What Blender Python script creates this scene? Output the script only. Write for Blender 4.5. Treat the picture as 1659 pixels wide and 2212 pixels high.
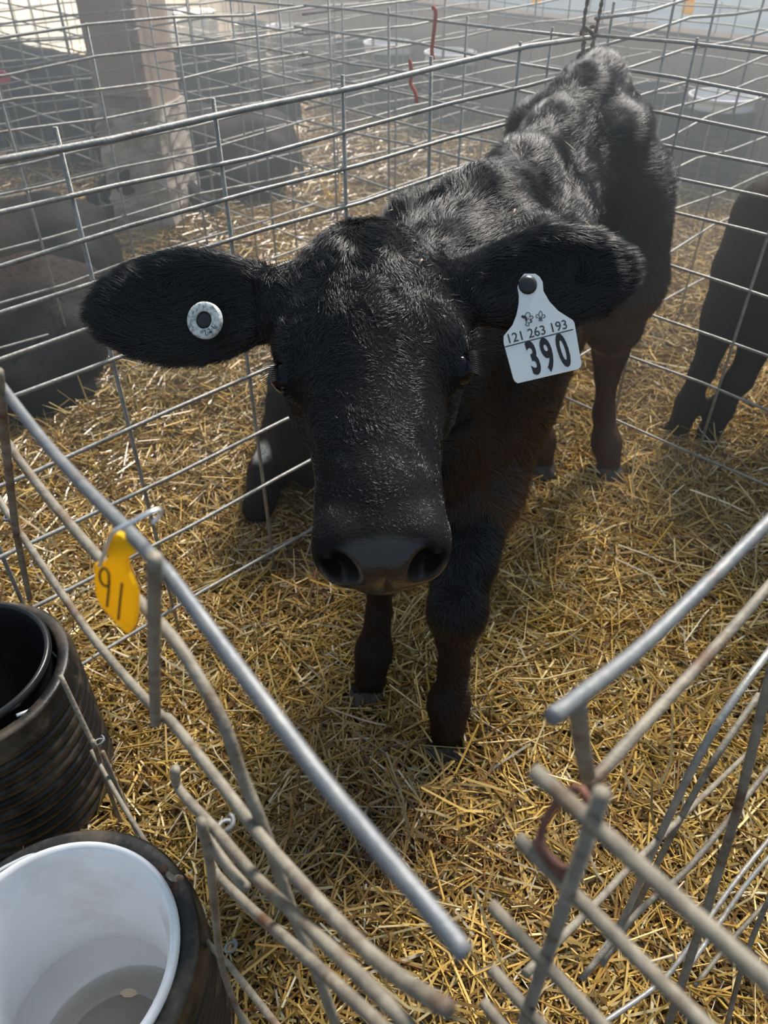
import bpy, math, random
import numpy as np
from mathutils import Vector, Matrix

# ------------------------------------------------------------------ camera
for o in list(bpy.data.objects):
    bpy.data.objects.remove(o, do_unlink=True)
scene = bpy.context.scene
COL = scene.collection
CAM_H, PITCH, FPX = 1.045, math.radians(39.27), 1660.0      # metres, down-tilt, focal length in pixels of 1659x2212
IW, IH = 1659.0, 2212.0
cd = bpy.data.cameras.new('camera')
cam = bpy.data.objects.new('camera', cd)
COL.objects.link(cam)
cam.location = (0, 0, CAM_H)
cam.rotation_euler = (math.pi / 2 - PITCH, 0, 0)
cd.sensor_fit = 'VERTICAL'
cd.sensor_height = 9.8
cd.sensor_width = 7.35
cd.lens = FPX / IH * 9.8
cd.clip_start = 0.01
cd.dof.use_dof = True
cd.dof.focus_distance = 0.78
cd.dof.aperture_fstop = 2.6
scene.camera = cam

# ------------------------------------------------------------------ world, sun, exposure
w = bpy.data.worlds.new('sky')
scene.world = w
w.use_nodes = True
nt = w.node_tree
bg = nt.nodes['Background']
bg.inputs[0].default_value = (0.62, 0.80, 1.0, 1)
bg.inputs[1].default_value = 0.38
sl = bpy.data.lights.new('sun', 'SUN')
sl.energy = 5.8
sl.angle = math.radians(15)
sl.color = (1.0, 0.96, 0.90)
sun = bpy.data.objects.new('sun', sl)
COL.objects.link(sun)
SUN_AZ, SUN_EL = math.radians(28), math.radians(47)
sd = Vector((math.sin(SUN_AZ) * math.cos(SUN_EL), math.cos(SUN_AZ) * math.cos(SUN_EL), math.sin(SUN_EL)))
sun.rotation_euler = sd.to_track_quat('Z', 'Y').to_euler()
sun.location = sd * 8
vs = scene.view_settings
vs.view_transform = 'Standard'
vs.look = 'None'
vs.gamma = 1.0
vs.use_curve_mapping = False
vs.exposure = 0.58
HAZE = 0.105
scene.cycles.max_bounces = 6
scene.cycles.diffuse_bounces = 3
scene.cycles.glossy_bounces = 3

# added spot lamp standing in for sunlight on the far left corner
dl = bpy.data.lights.new('corner_spot', 'SPOT')
dl.energy = 30000
dl.color = (1.0, 0.90, 0.70)
dl.spot_size = math.radians(30)
dl.spot_blend = 0.6
dl.shadow_soft_size = 0.25
spot_lamp = bpy.data.objects.new('corner_spot', dl)
COL.objects.link(spot_lamp)
spot_lamp.location = (-5.5, 10.0, 4.6)
spot_lamp.rotation_euler = (Vector(spot_lamp.location) - Vector((-2.7, 6.5, 0.1))).to_track_quat('Z', 'Y').to_euler()

# ------------------------------------------------------------------ measuring helpers (real points from the photo's rays)
SN, CS = math.sin(PITCH), math.cos(PITCH)

def ray(x, y):
    r = (x - IW / 2) / FPX
    u = (IH / 2 - y) / FPX
    return np.array([r, CS + SN * u, -SN + CS * u])

def on_ground(x, y, h=0.0):
    d = ray(x, y)
    return d * ((h - CAM_H) / d[2]) + np.array([0, 0, CAM_H])

def at_depth(x, y, t):
    return ray(x, y) * t + np.array([0, 0, CAM_H])

def on_wall(x, y, p0, az):
    """where the ray meets an upright plane through p0 running in direction az"""
    n = np.array([math.cos(az), -math.sin(az)])
    d = ray(x, y)
    t = float(n @ np.array(p0[:2])) / float(n @ d[:2])
    return d * t + np.array([0, 0, CAM_H])

R2 = math.sqrt(0.5)
ORG = np.array([0.38, 1.66])          # the corner where four pens meet
def pen(a, b, z=0.0):
    """pen grid: a runs back to the right, b runs forward to the right"""
    return np.array([ORG[0] + (a + b) * R2, ORG[1] + (a - b) * R2, z])

RNG = np.random.default_rng(7)
random.seed(7)

def ground_z(x, y):
    x = np.asarray(x, float); y = np.asarray(y, float)
    z = 0.010 * np.sin(5.1 * x + 1.3 * y + 0.4) + 0.009 * np.sin(3.2 * y - 4.0 * x + 1.1) + 0.006 * np.sin(9 * x + 7 * y)
    a = (x - ORG[0]) * R2 + (y - ORG[1]) * R2
    b = (x - ORG[0]) * R2 - (y - ORG[1]) * R2
    z = z + 0.05 * np.exp(-((a + 0.75) ** 2 / 0.12 + (b + 0.72) ** 2 / 0.03))     # straw heaped along the fences
    z = z + 0.04 * np.exp(-((b + 1.62) ** 2 / 0.03)) * (a < 0.3)
    return z

# ------------------------------------------------------------------ materials
MAT = {}
def material(name, base, rough=0.5, metal=0.0, spec=0.5, noise=None, bump=None, rust=None, attr=None, transl=0.0, coat=0.0):
    """noise=(scale, colour2, lo, hi); rust=(scale, colour, lo, hi); bump=(scale, strength)"""
    m = bpy.data.materials.new(name)
    m.use_nodes = True
    t = m.node_tree; N = t.nodes; L = t.links
    p = N['Principled BSDF']
    p.inputs['Roughness'].default_value = rough
    p.inputs['Metallic'].default_value = metal
    p.inputs['Specular IOR Level'].default_value = spec
    p.inputs['Coat Weight'].default_value = coat
    p.inputs['Coat Roughness'].default_value = 0.15
    col = N.new('ShaderNodeRGB'); col.outputs[0].default_value = (*base, 1)
    out = col.outputs[0]
    tc = N.new('ShaderNodeTexCoord')
    if attr:
        a = N.new('ShaderNodeAttribute'); a.attribute_name = attr
        out = a.outputs['Color']
    for spec_ in (noise, rust):
        if not spec_: continue
        sc, c2, lo, hi = spec_
        n = N.new('ShaderNodeTexNoise'); n.inputs['Scale'].default_value = sc; n.inputs['Detail'].default_value = 6
        n.inputs['Roughness'].default_value = 0.65
        L.new(tc.outputs['Object'], n.inputs['Vector'])
        mr = N.new('ShaderNodeMapRange'); mr.inputs[1].default_value = lo; mr.inputs[2].default_value = hi
        L.new(n.outputs['Fac'], mr.inputs[0])
        mx = N.new('ShaderNodeMix'); mx.data_type = 'RGBA'
        L.new(mr.outputs[0], mx.inputs[0]); L.new(out, mx.inputs[6]); mx.inputs[7].default_value = (*c2, 1)
        out = mx.outputs[2]
    L.new(out, p.inputs['Base Color'])
    if bump:
        n = N.new('ShaderNodeTexNoise'); n.inputs['Scale'].default_value = bump[0]; n.inputs['Detail'].default_value = 5
        L.new(tc.outputs['Object'], n.inputs['Vector'])
        b = N.new('ShaderNodeBump'); b.inputs['Strength'].default_value = bump[1]; b.inputs['Distance'].default_value = 0.003
        L.new(n.outputs['Fac'], b.inputs['Height']); L.new(b.outputs[0], p.inputs['Normal'])
    if transl:
        tr = N.new('ShaderNodeBsdfTranslucent'); L.new(out, tr.inputs[0])
        ms = N.new('ShaderNodeMixShader'); ms.inputs[0].default_value = transl
        L.new(p.outputs[0], ms.inputs[1]); L.new(tr.outputs[0], ms.inputs[2])
        L.new(ms.outputs[0], N['Material Output'].inputs['Surface'])
    MAT[name] = m
    return m

material('galvanised', (0.25, 0.25, 0.24), 0.5, 0.35, 0.4, noise=(60, (0.40, 0.39, 0.35), 0.42, 0.72), rust=(28, (0.16, 0.11, 0.075), 0.55, 0.74), bump=(180, 0.25))
material('weathered_wire', (0.25, 0.225, 0.175), 0.62, 0.15, 0.3, noise=(70, (0.13, 0.115, 0.095), 0.4, 0.7), rust=(24, (0.11, 0.062, 0.036), 0.52, 0.68), bump=(200, 0.35))
material('dull_galvanised', (0.15, 0.16, 0.17), 0.5, 0.3, 0.35, noise=(60, (0.22, 0.22, 0.21), 0.42, 0.72), rust=(28, (0.10, 0.07, 0.055), 0.58, 0.76), bump=(180, 0.25))
material('far_coat', (1, 1, 1), 0.7, 0, 0.10, attr='tint')
material('nostril', (0.003, 0.003, 0.003), 0.9, 0, 0.03)
material('bright_wire', (0.72, 0.74, 0.76), 0.3, 0.6)
material('rusty_wire', (0.20, 0.09, 0.06), 0.8, 0.2, noise=(90, (0.10, 0.05, 0.04), 0.4, 0.7), bump=(200, 0.5))
material('black_plastic', (0.010, 0.010, 0.011), 0.42, 0, 0.35, noise=(16, (0.115, 0.092, 0.064), 0.47, 0.74), bump=(90, 0.25))
material('clean_black_plastic', (0.010, 0.010, 0.011), 0.32, 0, 0.5, noise=(22, (0.05, 0.042, 0.033), 0.58, 0.85))
material('white_plastic', (0.72, 0.74, 0.77), 0.32, 0, 0.5, noise=(9, (0.50, 0.48, 0.45), 0.5, 0.8))
material('dark_plank', (0.10, 0.075, 0.06), 0.85, 0, 0.2)
material('timber', (0.43, 0.34, 0.28), 0.75, 0, 0.3, noise=(6, (0.30, 0.23, 0.19), 0.35, 0.7), bump=(40, 0.5))
material('rough_concrete', (0.46, 0.42, 0.36), 0.9, 0, 0.2, noise=(14, (0.24, 0.21, 0.18), 0.4, 0.65), bump=(45, 1.0))
material('wall_concrete', (0.38, 0.315, 0.255), 0.9, 0, 0.2, noise=(2.2, (0.25, 0.195, 0.15), 0.35, 0.7), rust=(9, (0.42, 0.37, 0.32), 0.55, 0.8), bump=(30, 0.5))
material('walkway_concrete', (0.115, 0.155, 0.18), 0.85, 0, 0.15, noise=(3, (0.06, 0.085, 0.105), 0.35, 0.65), rust=(11, (0.18, 0.225, 0.25), 0.55, 0.8), bump=(30, 0.5))
material('litter', (0.085, 0.048, 0.019), 0.9, 0, 0.2, noise=(55, (0.07, 0.038, 0.014), 0.35, 0.65), rust=(130, (0.34, 0.22, 0.085), 0.52, 0.70), bump=(90, 1.0))
material('straw', (1, 1, 1), 0.30, 0, 0.6, attr='tint', transl=0.20)
material('coat', (1, 1, 1), 0.65, 0, 0.05, attr='tint')
material('dull_hair', (1, 1, 1), 0.45, 0, 0.12, attr='tint')
material('hair', (1, 1, 1), 0.25, 0, 0.60, attr='tint')
material('muzzle', (0.010, 0.0095, 0.010), 0.33, 0, 0.36, noise=(60, (0.018, 0.016, 0.015), 0.4, 0.7), bump=(330, 0.35))
material('hoof', (0.075, 0.055, 0.040), 0.6, 0, 0.5, noise=(40, (0.018, 0.014, 0.011), 0.4, 0.7), bump=(60, 0.5))
material('eyeball', (0.003, 0.003, 0.005), 0.07, 0, 0.22)
material('white_tag', (0.78, 0.79, 0.77), 0.35, 0, 0.5, noise=(50, (0.66, 0.68, 0.64), 0.5, 0.8))
material('yellow_tag', (0.95, 0.63, 0.008), 0.42, 0, 0.5, noise=(35, (0.80, 0.45, 0.01), 0.55, 0.8), transl=0.4)
material('ink', (0.012, 0.012, 0.015), 0.6)
material('faded_ink', (0.055, 0.056, 0.06), 0.6)
material('marker_ink', (0.07, 0.045, 0.012), 0.6)
material('button_tag', (0.62, 0.65, 0.62), 0.35, 0, 0.5, noise=(240, (0.16, 0.18, 0.18), 0.47, 0.62))
material('twine', (0.32, 0.24, 0.19), 0.9, 0, 0.2, noise=(80, (0.11, 0.075, 0.06), 0.4, 0.6))
material('red_twine', (0.42, 0.085, 0.045), 0.85, 0, 0.2)
material('pale_fibre', (0.50, 0.39, 0.27), 0.9, 0, 0.2)
material('yellow_straw', (0.80, 0.56, 0.12), 0.5, 0, 0.3, transl=0.3)
material('rivet', (0.10, 0.055, 0.035), 0.7, 0.1, 0.2)
material('white_hair', (0.72, 0.66, 0.58), 0.7, 0, 0.2)
material('pink_rubber', (0.55, 0.06, 0.12), 0.6)
def skin_material():
    # hide under the hair; the bare nose is wet and shiny (attribute 'wet')
    m = bpy.data.materials.new('skin'); m.use_nodes = True
    t = m.node_tree; N = t.nodes; L = t.links; p = N['Principled BSDF']
    a = N.new('ShaderNodeAttribute'); a.attribute_name = 'tint'
    L.new(a.outputs['Color'], p.inputs['Base Color'])
    wt = N.new('ShaderNodeAttribute'); wt.attribute_name = 'wet'
    for inp, lo, hi in (('Roughness', 0.65, 0.24), ('Specular IOR Level', 0.05, 0.62)):
        mr = N.new('ShaderNodeMapRange'); mr.inputs[3].default_value = lo; mr.inputs[4].default_value = hi
        L.new(wt.outputs['Fac'], mr.inputs[0]); L.new(mr.outputs[0], p.inputs[inp])
    tc = N.new('ShaderNodeTexCoord'); n = N.new('ShaderNodeTexNoise'); n.inputs['Scale'].default_value = 330
    L.new(tc.outputs['Object'], n.inputs['Vector'])
    b = N.new('ShaderNodeBump'); b.inputs['Strength'].default_value = 0.3; b.inputs['Distance'].default_value = 0.002
    L.new(n.outputs['Fac'], b.inputs['Height']); L.new(b.outputs[0], p.inputs['Normal'])
    MAT['skin'] = m
skin_material()
def water_material():
    m = bpy.data.materials.new('dirty_water'); m.use_nodes = True
    t = m.node_tree; p = t.nodes['Principled BSDF']
    p.inputs['Base Color'].default_value = (0.60, 0.55, 0.48, 1)
    p.inputs['Roughness'].default_value = 0.02
    p.inputs['IOR'].default_value = 1.33
    p.inputs['Transmission Weight'].default_value = 0.75
    MAT['dirty_water'] = m
water_material()

# ------------------------------------------------------------------ object helpers
def mesh_from(name, verts, faces, mats, smooth=True, face_mat=None):
    me = bpy.data.meshes.new(name)
    me.from_pydata([tuple(map(float, v)) for v in verts], [], faces)
    for m in (mats if isinstance(mats, (list, tuple)) else [mats]):
        me.materials.append(MAT[m])
    if smooth:
        me.polygons.foreach_set('use_smooth', [True] * len(me.polygons))
    if face_mat is not None:
        me.polygons.foreach_set('material_index', list(face_mat))
    me.update()
    return me

def link(name, me, parent=None, loc=(0, 0, 0), rot=None):
    """mesh given in world coordinates; kept in place when parented to a root Empty"""
    o = bpy.data.objects.new(name, me)
    COL.objects.link(o)
    o.location = loc
    if rot is not None:
        o.rotation_euler = rot
    if parent is not None:
        o.parent = parent
        r = parent
        off = Vector(r.location)
        while r.parent is not None:
            r = r.parent
            off = Vector(r.location)
        root_loc = off
        o.matrix_parent_inverse = Matrix.Translation(-root_loc) if parent.parent is None else parent_world_inv(parent)
    return o

def parent_world_inv(p):
    m = Matrix.Identity(4)
    chain = []
    while p is not None:
        chain.append(p); p = p.parent
    for q in reversed(chain):
        m = m @ q.matrix_parent_inverse @ q.matrix_basis
    return m.inverted()

def tag(o, label, cat, group=None, kind=None):
    o['label'] = label; o['category'] = cat
    if group: o['group'] = group
    if kind: o['kind'] = kind
    return o

def root(name, loc, label, cat, group=None):
    o = bpy.data.objects.new(name, None)
    COL.objects.link(o)
    o.location = tuple(map(float, loc))
    o.empty_display_size = 0.05
    return tag(o, label, cat, group)

def tube(pts, r, sides=8, close=False, caps=True):
    """round rod along a polyline; r a number or one per point"""
    P = np.array(pts, float); n = len(P)
    rr = np.full(n, r, float) if np.isscalar(r) else np.array(r, float)
    if close:
        T = np.roll(P, -1, 0) - np.roll(P, 1, 0)
    else:
        T = np.gradient(P, axis=0)
    T /= np.linalg.norm(T, axis=1)[:, None] + 1e-12
    up = np.array([0, 0, 1.0]) if abs(T[0][2]) < 0.9 else np.array([1.0, 0, 0])
    u = np.cross(T[0], up); u /= np.linalg.norm(u)
    V = []
    for i in range(n):
        u = u - T[i] * (u @ T[i]); u /= np.linalg.norm(u)
        v = np.cross(T[i], u)
        for k in range(sides):
            a = 2 * math.pi * k / sides
            V.append(P[i] + rr[i] * (math.cos(a) * u + math.sin(a) * v))
    Fc = []
    m = n if close else n - 1
    for i in range(m):
        j = (i + 1) % n
        for k in range(sides):
            l = (k + 1) % sides
            Fc.append((i * sides + k, i * sides + l, j * sides + l, j * sides + k))
    if caps and not close:
        Fc.append(tuple(range(sides - 1, -1, -1)))
        Fc.append(tuple((n - 1) * sides + k for k in range(sides)))
    return V, Fc

def smooth_path(pts, n=4):
    """Catmull-Rom through the points"""
    P = np.array(pts, float)
    if len(P) < 3: return P
    Q = np.vstack([2 * P[0] - P[1], P, 2 * P[-1] - P[-2]])
    out = []
    for i in range(1, len(Q) - 2):
        for k in range(n):
            t = k / n
            out.append(0.5 * ((2 * Q[i]) + (-Q[i - 1] + Q[i + 1]) * t + (2 * Q[i - 1] - 5 * Q[i] + 4 * Q[i + 1] - Q[i + 2]) * t ** 2
                              + (-Q[i - 1] + 3 * Q[i] - 3 * Q[i + 1] + Q[i + 2]) * t ** 3))
    out.append(P[-1])
    return np.array(out)

def lathe(profile, sides=48, centre=(0, 0, 0), a0=0.0, a1=2 * math.pi, wob=None):
    """profile: (radius, z) list, turned about z"""
    V, Fc = [], []
    n = len(profile)
    full = abs(a1 - a0 - 2 * math.pi) < 1e-6
    m = sides if full else sides + 1
    for k in range(m):
        a = a0 + (a1 - a0) * k / sides
        for j, (r, z) in enumerate(profile):
            q = 1.0 if wob is None else 1 + wob * math.sin(2 * a + 0.7)
            V.append((centre[0] + r * q * math.cos(a), centre[1] + r * q * math.sin(a), centre[2] + z))
    for k in range(sides):
        l = (k + 1) % m
        for j in range(n - 1):
            Fc.append((k * n + j, l * n + j, l * n + j + 1, k * n + j + 1))
    return V, Fc

def merge(parts):
    V, Fc = [], []
    for v, f in parts:
        o = len(V); V += list(v); Fc += [tuple(i + o for i in q) for q in f]
    return V, Fc

def box(lo, hi, bev=0.0):
    x0, y0, z0 = lo; x1, y1, z1 = hi
    V = [(x0, y0, z0), (x1, y0, z0), (x1, y1, z0), (x0, y1, z0), (x0, y0, z1), (x1, y0, z1), (x1, y1, z1), (x0, y1, z1)]
    Fc = [(0, 3, 2, 1), (4, 5, 6, 7), (0, 1, 5, 4), (1, 2, 6, 5), (2, 3, 7, 6), (3, 0, 4, 7)]
    return V, Fc

def slab(outline, nrm, thick):
    """flat plate of real thickness from a 3-D outline"""
    O = np.array(outline, float); n = len(O)
    nrm = np.array(nrm, float) / np.linalg.norm(nrm)
    V = list(O + nrm * thick / 2) + list(O - nrm * thick / 2)
    Fc = [tuple(range(n)), tuple(range(2 * n - 1, n - 1, -1))]
    for i in range(n):
        j = (i + 1) % n
        Fc.append((i, i + n, j + n, j))
    return V, Fc

def text_geo(s, size, bold=0.0, xs=1.0, shear=0.0, depth=0.0):
    """built-in font as plain geometry, centred at the origin in x/y"""
    c = bpy.data.curves.new('t', 'FONT')
    c.body = s; c.size = size; c.offset = bold; c.extrude = depth; c.shear = shear
    c.align_x = 'CENTER'; c.align_y = 'CENTER'; c.resolution_u = 4
    o = bpy.data.objects.new('t', c); COL.objects.link(o)
    dg = bpy.context.evaluated_depsgraph_get(); dg.update()
    me = bpy.data.meshes.new_from_object(o.evaluated_get(dg))
    V = [(v.co.x * xs, v.co.y, v.co.z) for v in me.vertices]
    Fc = [tuple(p.vertices) for p in me.polygons]
    bpy.data.objects.remove(o); bpy.data.curves.remove(c); bpy.data.meshes.remove(me)
    return V, Fc

# ================================================================== the setting
def build_floor():
    n = 150
    us = np.linspace(-6.5, 6.5, n); vs_ = np.linspace(-1.5, 10.5, n)
    X, Y = np.meshgrid(us, vs_, indexing='ij')
    Z = ground_z(X, Y) - 0.012
    V = np.stack([X, Y, Z], -1).reshape(-1, 3)
    Fc = [(i * n + j, (i + 1) * n + j, (i + 1) * n + j + 1, i * n + j + 1) for i in range(n - 1) for j in range(n - 1)]
    o = link('floor', mesh_from('floor', V, Fc, 'litter'))
    tag(o, 'brown trodden litter floor under the straw', 'floor', kind='structure')
build_floor()

def pen_box(a0, a1, b0, b1, z0, z1):
    c = [pen(a0, b0), pen(a1, b0), pen(a1, b1), pen(a0, b1)]
    V = [(p[0], p[1], z0) for p in c] + [(p[0], p[1], z1) for p in c]
    Fc = [(0, 3, 2, 1), (4, 5, 6, 7), (0, 1, 5, 4), (1, 2, 6, 5), (2, 3, 7, 6), (3, 0, 4, 7)]
    return V, Fc

WALL_A = 2.30
o = link('wall_back', mesh_from('wall_back', *pen_box(WALL_A, WALL_A + 0.14, -7.0, 3.0, -0.05, 0.515), 'wall_concrete', smooth=False))
tag(o, 'low brown concrete wall behind the far pails', 'wall', kind='structure')
o = link('trim_1', mesh_from('trim_1', *pen_box(WALL_A - 0.012, WALL_A + 0.15, -7.0, 3.0, 0.515, 0.535), 'dark_plank', smooth=False))
tag(o, 'dark plank capping the low back wall', 'trim', kind='structure')
o = link('walkway', mesh_from('walkway', *pen_box(WALL_A + 0.14, 9.0, -9.0, 5.0, 0.30, 0.50), 'walkway_concrete', smooth=False))
tag(o, 'blue-grey raised concrete walkway beyond the back wall', 'walkway', kind='structure')
# board wall closing the row of pens on the left
def board_wall():
    r = root('wall_left', pen(1.2, -6.2), 'pale board wall in the sunny far left corner', 'wall')
    r['kind'] = 'structure'
    me = None
    for i in range(30):
        a = -3.0 + i * 0.18
        v, f = pen_box(a, a + 0.172, -6.23, -6.20 + 0.004 * (i % 3), 0.0, 0.62)
        link('plank', mesh_from('plank', v, f, 'timber', smooth=False), r)
board_wall()

# ------------------------------------------------------------------ post: timber standing in a concrete pier
def build_post():
    base = pen(0.06, -1.80)
    r = root('barn_post', base, 'square timber post standing on a rough concrete pier', 'post')
    ax = np.array([math.cos(math.radians(-14)), math.sin(math.radians(-14)), 0.0]); ay = np.array([-ax[1], ax[0], 0.0])
    def prism(w0, w1, z0, z1, nz, rough, seed):
        g = np.random.default_rng(seed)
        V, Fc = [], []
        per = 6
        zz = np.linspace(z0, z1, nz)
        for z in zz:
            wd = w0 + (w1 - w0) * (z - z0) / (z1 - z0)
            ring = []
            for s, (cx, cy, dx, dy) in enumerate([(-1, -1, 1, 0), (1, -1, 0, 1), (1, 1, -1, 0), (-1, 1, 0, -1)]):
                for k in range(per):
                    t = 2 * k / per
                    ring.append(((cx + dx * t) * wd, (cy + dy * t) * wd))
            for (x, y) in ring:
                q = 1 + g.normal(0, rough)
                e = max(abs(x), abs(y))
                corner = min(abs(x), abs(y)) / e
                q *= 1 - 0.05 * corner ** 6
                V.append(base + ax * x * q + ay * y * q + np.array([0, 0, z + g.normal(0, rough * 0.05)]))
        m = per * 4
        for i in range(nz - 1):
            for k in range(m):
                l = (k + 1) % m
                Fc.append((i * m + k, i * m + l, (i + 1) * m + l, (i + 1) * m + k))
        Fc.append(tuple((nz - 1) * m + k for k in range(m)))
        return V, Fc
    v, f = prism(0.128, 0.122, -0.03, 0.46, 22, 0.035, 3)
    link('concrete_pier', mesh_from('concrete_pier', v, f, 'rough_concrete', smooth=False), r)
    v, f = prism(0.108, 0.106, 0.455, 1.9, 8, 0.004, 5)
    link('timber', mesh_from('timber', v, f, 'timber', smooth=False), r)
    # facing board nailed to the lit side, ending short of the pier
    u = ax * 1.0
    c0 = base - ay * 0.116
    V = []
    for z in (0.50, 1.9):
        for dx, dy in ((-0.075, -0.016), (0.113, -0.016), (0.113, 0.008), (-0.075, 0.008)):
            p = c0 + ax * dx + ay * dy; V.append((p[0], p[1], z))
    link('facing_board', mesh_from('facing_board', V, [(0, 3, 2, 1), (4, 5, 6, 7), (0, 1, 5, 4), (1, 2, 6, 5), (2, 3, 7, 6), (3, 0, 4, 7)], 'timber', smooth=False), r)
build_post()

# ================================================================== wire panels
STEP = 0.0529
KS = [0, 1, 2, 3, 4, 5, 7, 9, 11, 14]
TOP = 0.826
STAY_CACHE = {}
def stay_mesh(length, r, mat):
    key = (round(length, 3), r, mat)
    if key not in STAY_CACHE:
        v, f = tube([(0, 0, 0), (0, 0, length * 0.5), (0, 0, length)], r, 8)
        STAY_CACHE[key] = mesh_from('stay', v, f, mat)
    return STAY_CACHE[key]

def wire_panel(p0, p1, label, first=0.03, spacing=0.211, top=TOP, ks=KS, step=STEP, r=0.0031, mat='galvanised', wave=0.005, over=0.03,
               top_r=None, seed=0, side=1, group='wire panels of the calf pens', lean=0.0, skip=(), stay_skip=(), ends=None, sag=0.0, rail_mat=None):
    g = np.random.default_rng(seed + 11)
    p0 = np.array(p0[:2], float); p1 = np.array(p1[:2], float)
    d = p1 - p0; L = np.linalg.norm(d); d /= L
    nrm = np.array([-d[1], d[0]]) * side
    rt = root('wire_panel', (*(p0 + d * L / 2), 0), label, 'fence panel', group)
    for i, k in enumerate(ks):
        if i in skip: continue
        z = top - k * step
        npt = max(4, int(L / 0.16))
        ph = g.uniform(0, 6.28); ph2 = g.uniform(0, 6.28)
        t0, t1 = (-over, L + over) if ends is None else ends[i]
        tt = np.linspace(t0, t1, npt)
        zz = z + wave * np.sin(tt * 5 + ph) * 0.6 + wave * 0.5 * np.sin(tt * 11 + ph2) - sag * np.sin(np.clip(tt / L, 0, 1) * math.pi) + g.normal(0, wave * 0.25)
        off = r * 2.0 + wave * 0.8 * np.sin(tt * 4 + ph2)
        P = [(*(p0 + d * t + nrm * (o_ + lean * z_)), z_) for t, z_, o_ in zip(tt, zz, off)]
        v, f = tube(P, (top_r or r) if i == 0 else r, 8)
        link('rail', mesh_from('rail', v, f, rail_mat or mat), rt)
    bot = -0.02
    n = 0
    t = first
    while t <= L + 0.001:
        if n not in stay_skip:
            length = top + 0.012 - bot
            me = stay_mesh(length, r, mat)
            q = p0 + d * (t + g.normal(0, 0.003))
            o = link('stay', me, rt, (*q, bot), (g.normal(0, 0.008) + lean * nrm[1] * -1, g.normal(0, 0.008) + lean * nrm[0], 0))
        t += spacing; n += 1
    return rt

# the pen of the standing calf
wire_panel(pen(-1.56, 0), pen(-0.02, 0), 'wire panel running up the left side of the standing calf', first=0.51 - 0.422, top=0.826, top_r=0.0042, seed=1, side=-1, mat='galvanised', sag=0.006)
wire_panel(pen(0, 0.02), pen(0, 1.75), 'wire panel closing the pen behind the standing calf, right of the tied corner', first=0.19, top=0.832, seed=2, side=-1, r=0.0029)
wire_panel(pen(0.02, 0.0), pen(1.74, 0.0), 'wire panel running away to the upper right from the tied corner', first=0.06, top=0.862, seed=3, side=-1, wave=0.012, r=0.0031)
# next pens to the left
wire_panel(pen(0.0, -0.82), pen(0.0, -0.02), 'wire panel left of the tied corner, across behind the nearest left pen', first=0.1, top=0.822, seed=4, side=-1, r=0.0028)
wire_panel(pen(-1.50, -0.82), pen(-0.02, -0.82), 'second wire panel to the left, in front of the barn post', first=0.713 - 0.633, top=0.815, seed=5, side=-1, r=0.0029, wave=0.009)
wire_panel(pen(0.02, -0.82), pen(1.74, -0.82), 'wire panel far back between two rear pens, in line with the post side panel', first=0.1, top=0.80, seed=6, side=-1, r=0.0028, wave=0.008)
wire_panel(pen(0.0, -1.64), pen(0.0, -0.84), 'wire panel between the barn post and the second left panel', first=0.1, top=0.81, seed=7, side=-1, r=0.0028)
wire_panel(pen(-1.40, -1.64), pen(-0.02, -1.64), 'third wire panel to the left, behind the lying calves', first=0.1, top=0.80, seed=8, side=-1, r=0.0028, wave=0.008)
wire_panel(pen(0.10, -1.66), pen(1.74, -1.66), 'wire panel running back to the right from the barn post', first=0.12, top=0.80, seed=9, side=-1, r=0.0028, wave=0.008)
wire_panel(pen(0.0, -3.28), pen(0.0, -1.95), 'wire panel behind the barn post on its left', first=0.1, top=0.80, seed=10, side=-1, r=0.0028)
wire_panel(pen(-1.2, -2.5), pen(1.74, -2.5), 'fourth wire panel to the left, far behind the barn post', first=0.12, top=0.79, seed=11, side=-1, r=0.0028, wave=0.008)
wire_panel(pen(1.78, -1.62), pen(1.78, 0.9), 'wire panel along the front of the rear pens before the white pails', first=0.05, top=0.80, seed=12, side=1, r=0.0028)
wire_panel(pen(1.78, -5.4), pen(1.78, -1.70), 'wire panel along the front of the far left rear pens', first=0.05, top=0.80, seed=13, side=1, r=0.0028)
wire_panel(pen(-0.8, -3.4), pen(1.72, -3.4), 'close-meshed wire panel in the sunny far left corner', first=0.05, spacing=0.075, top=0.80, ks=list(range(0, 15)), seed=14, side=-1, r=0.0021)

CP0, CAZ = (-0.218, 0.384), math.radians(-38.7)
EP0, EAZ = (0.06, 0.136), math.radians(-40)

def bent_panel(label, p0, az, rails, stays, r, mats, base, group='wire panels of the calf pens'):
    """panel whose bent rods were traced, each laid in the panel's own upright plane"""
    rt = root('wire_panel', base, label, 'fence panel', group)
    nrm = np.array([math.cos(az), -math.sin(az), 0.0])
    for i, (pts, push) in enumerate(rails):
        P = [on_wall(x, y, p0, az) + nrm * push for x, y in pts]
        v, f = tube(smooth_path(P, 5), r, 12)
        link('rail', mesh_from('rail', v, f, mats[i % len(mats)] if not isinstance(mats, str) else mats), rt)
    for pts, push in stays:
        P = [on_wall(x, y, p0, az) + nrm * push for x, y in pts]
        v, f = tube(smooth_path(P, 5), r * 0.98, 12)
        link('stay', mesh_from('stay', v, f, 'weathered_wire'), rt)
    return rt

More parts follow.
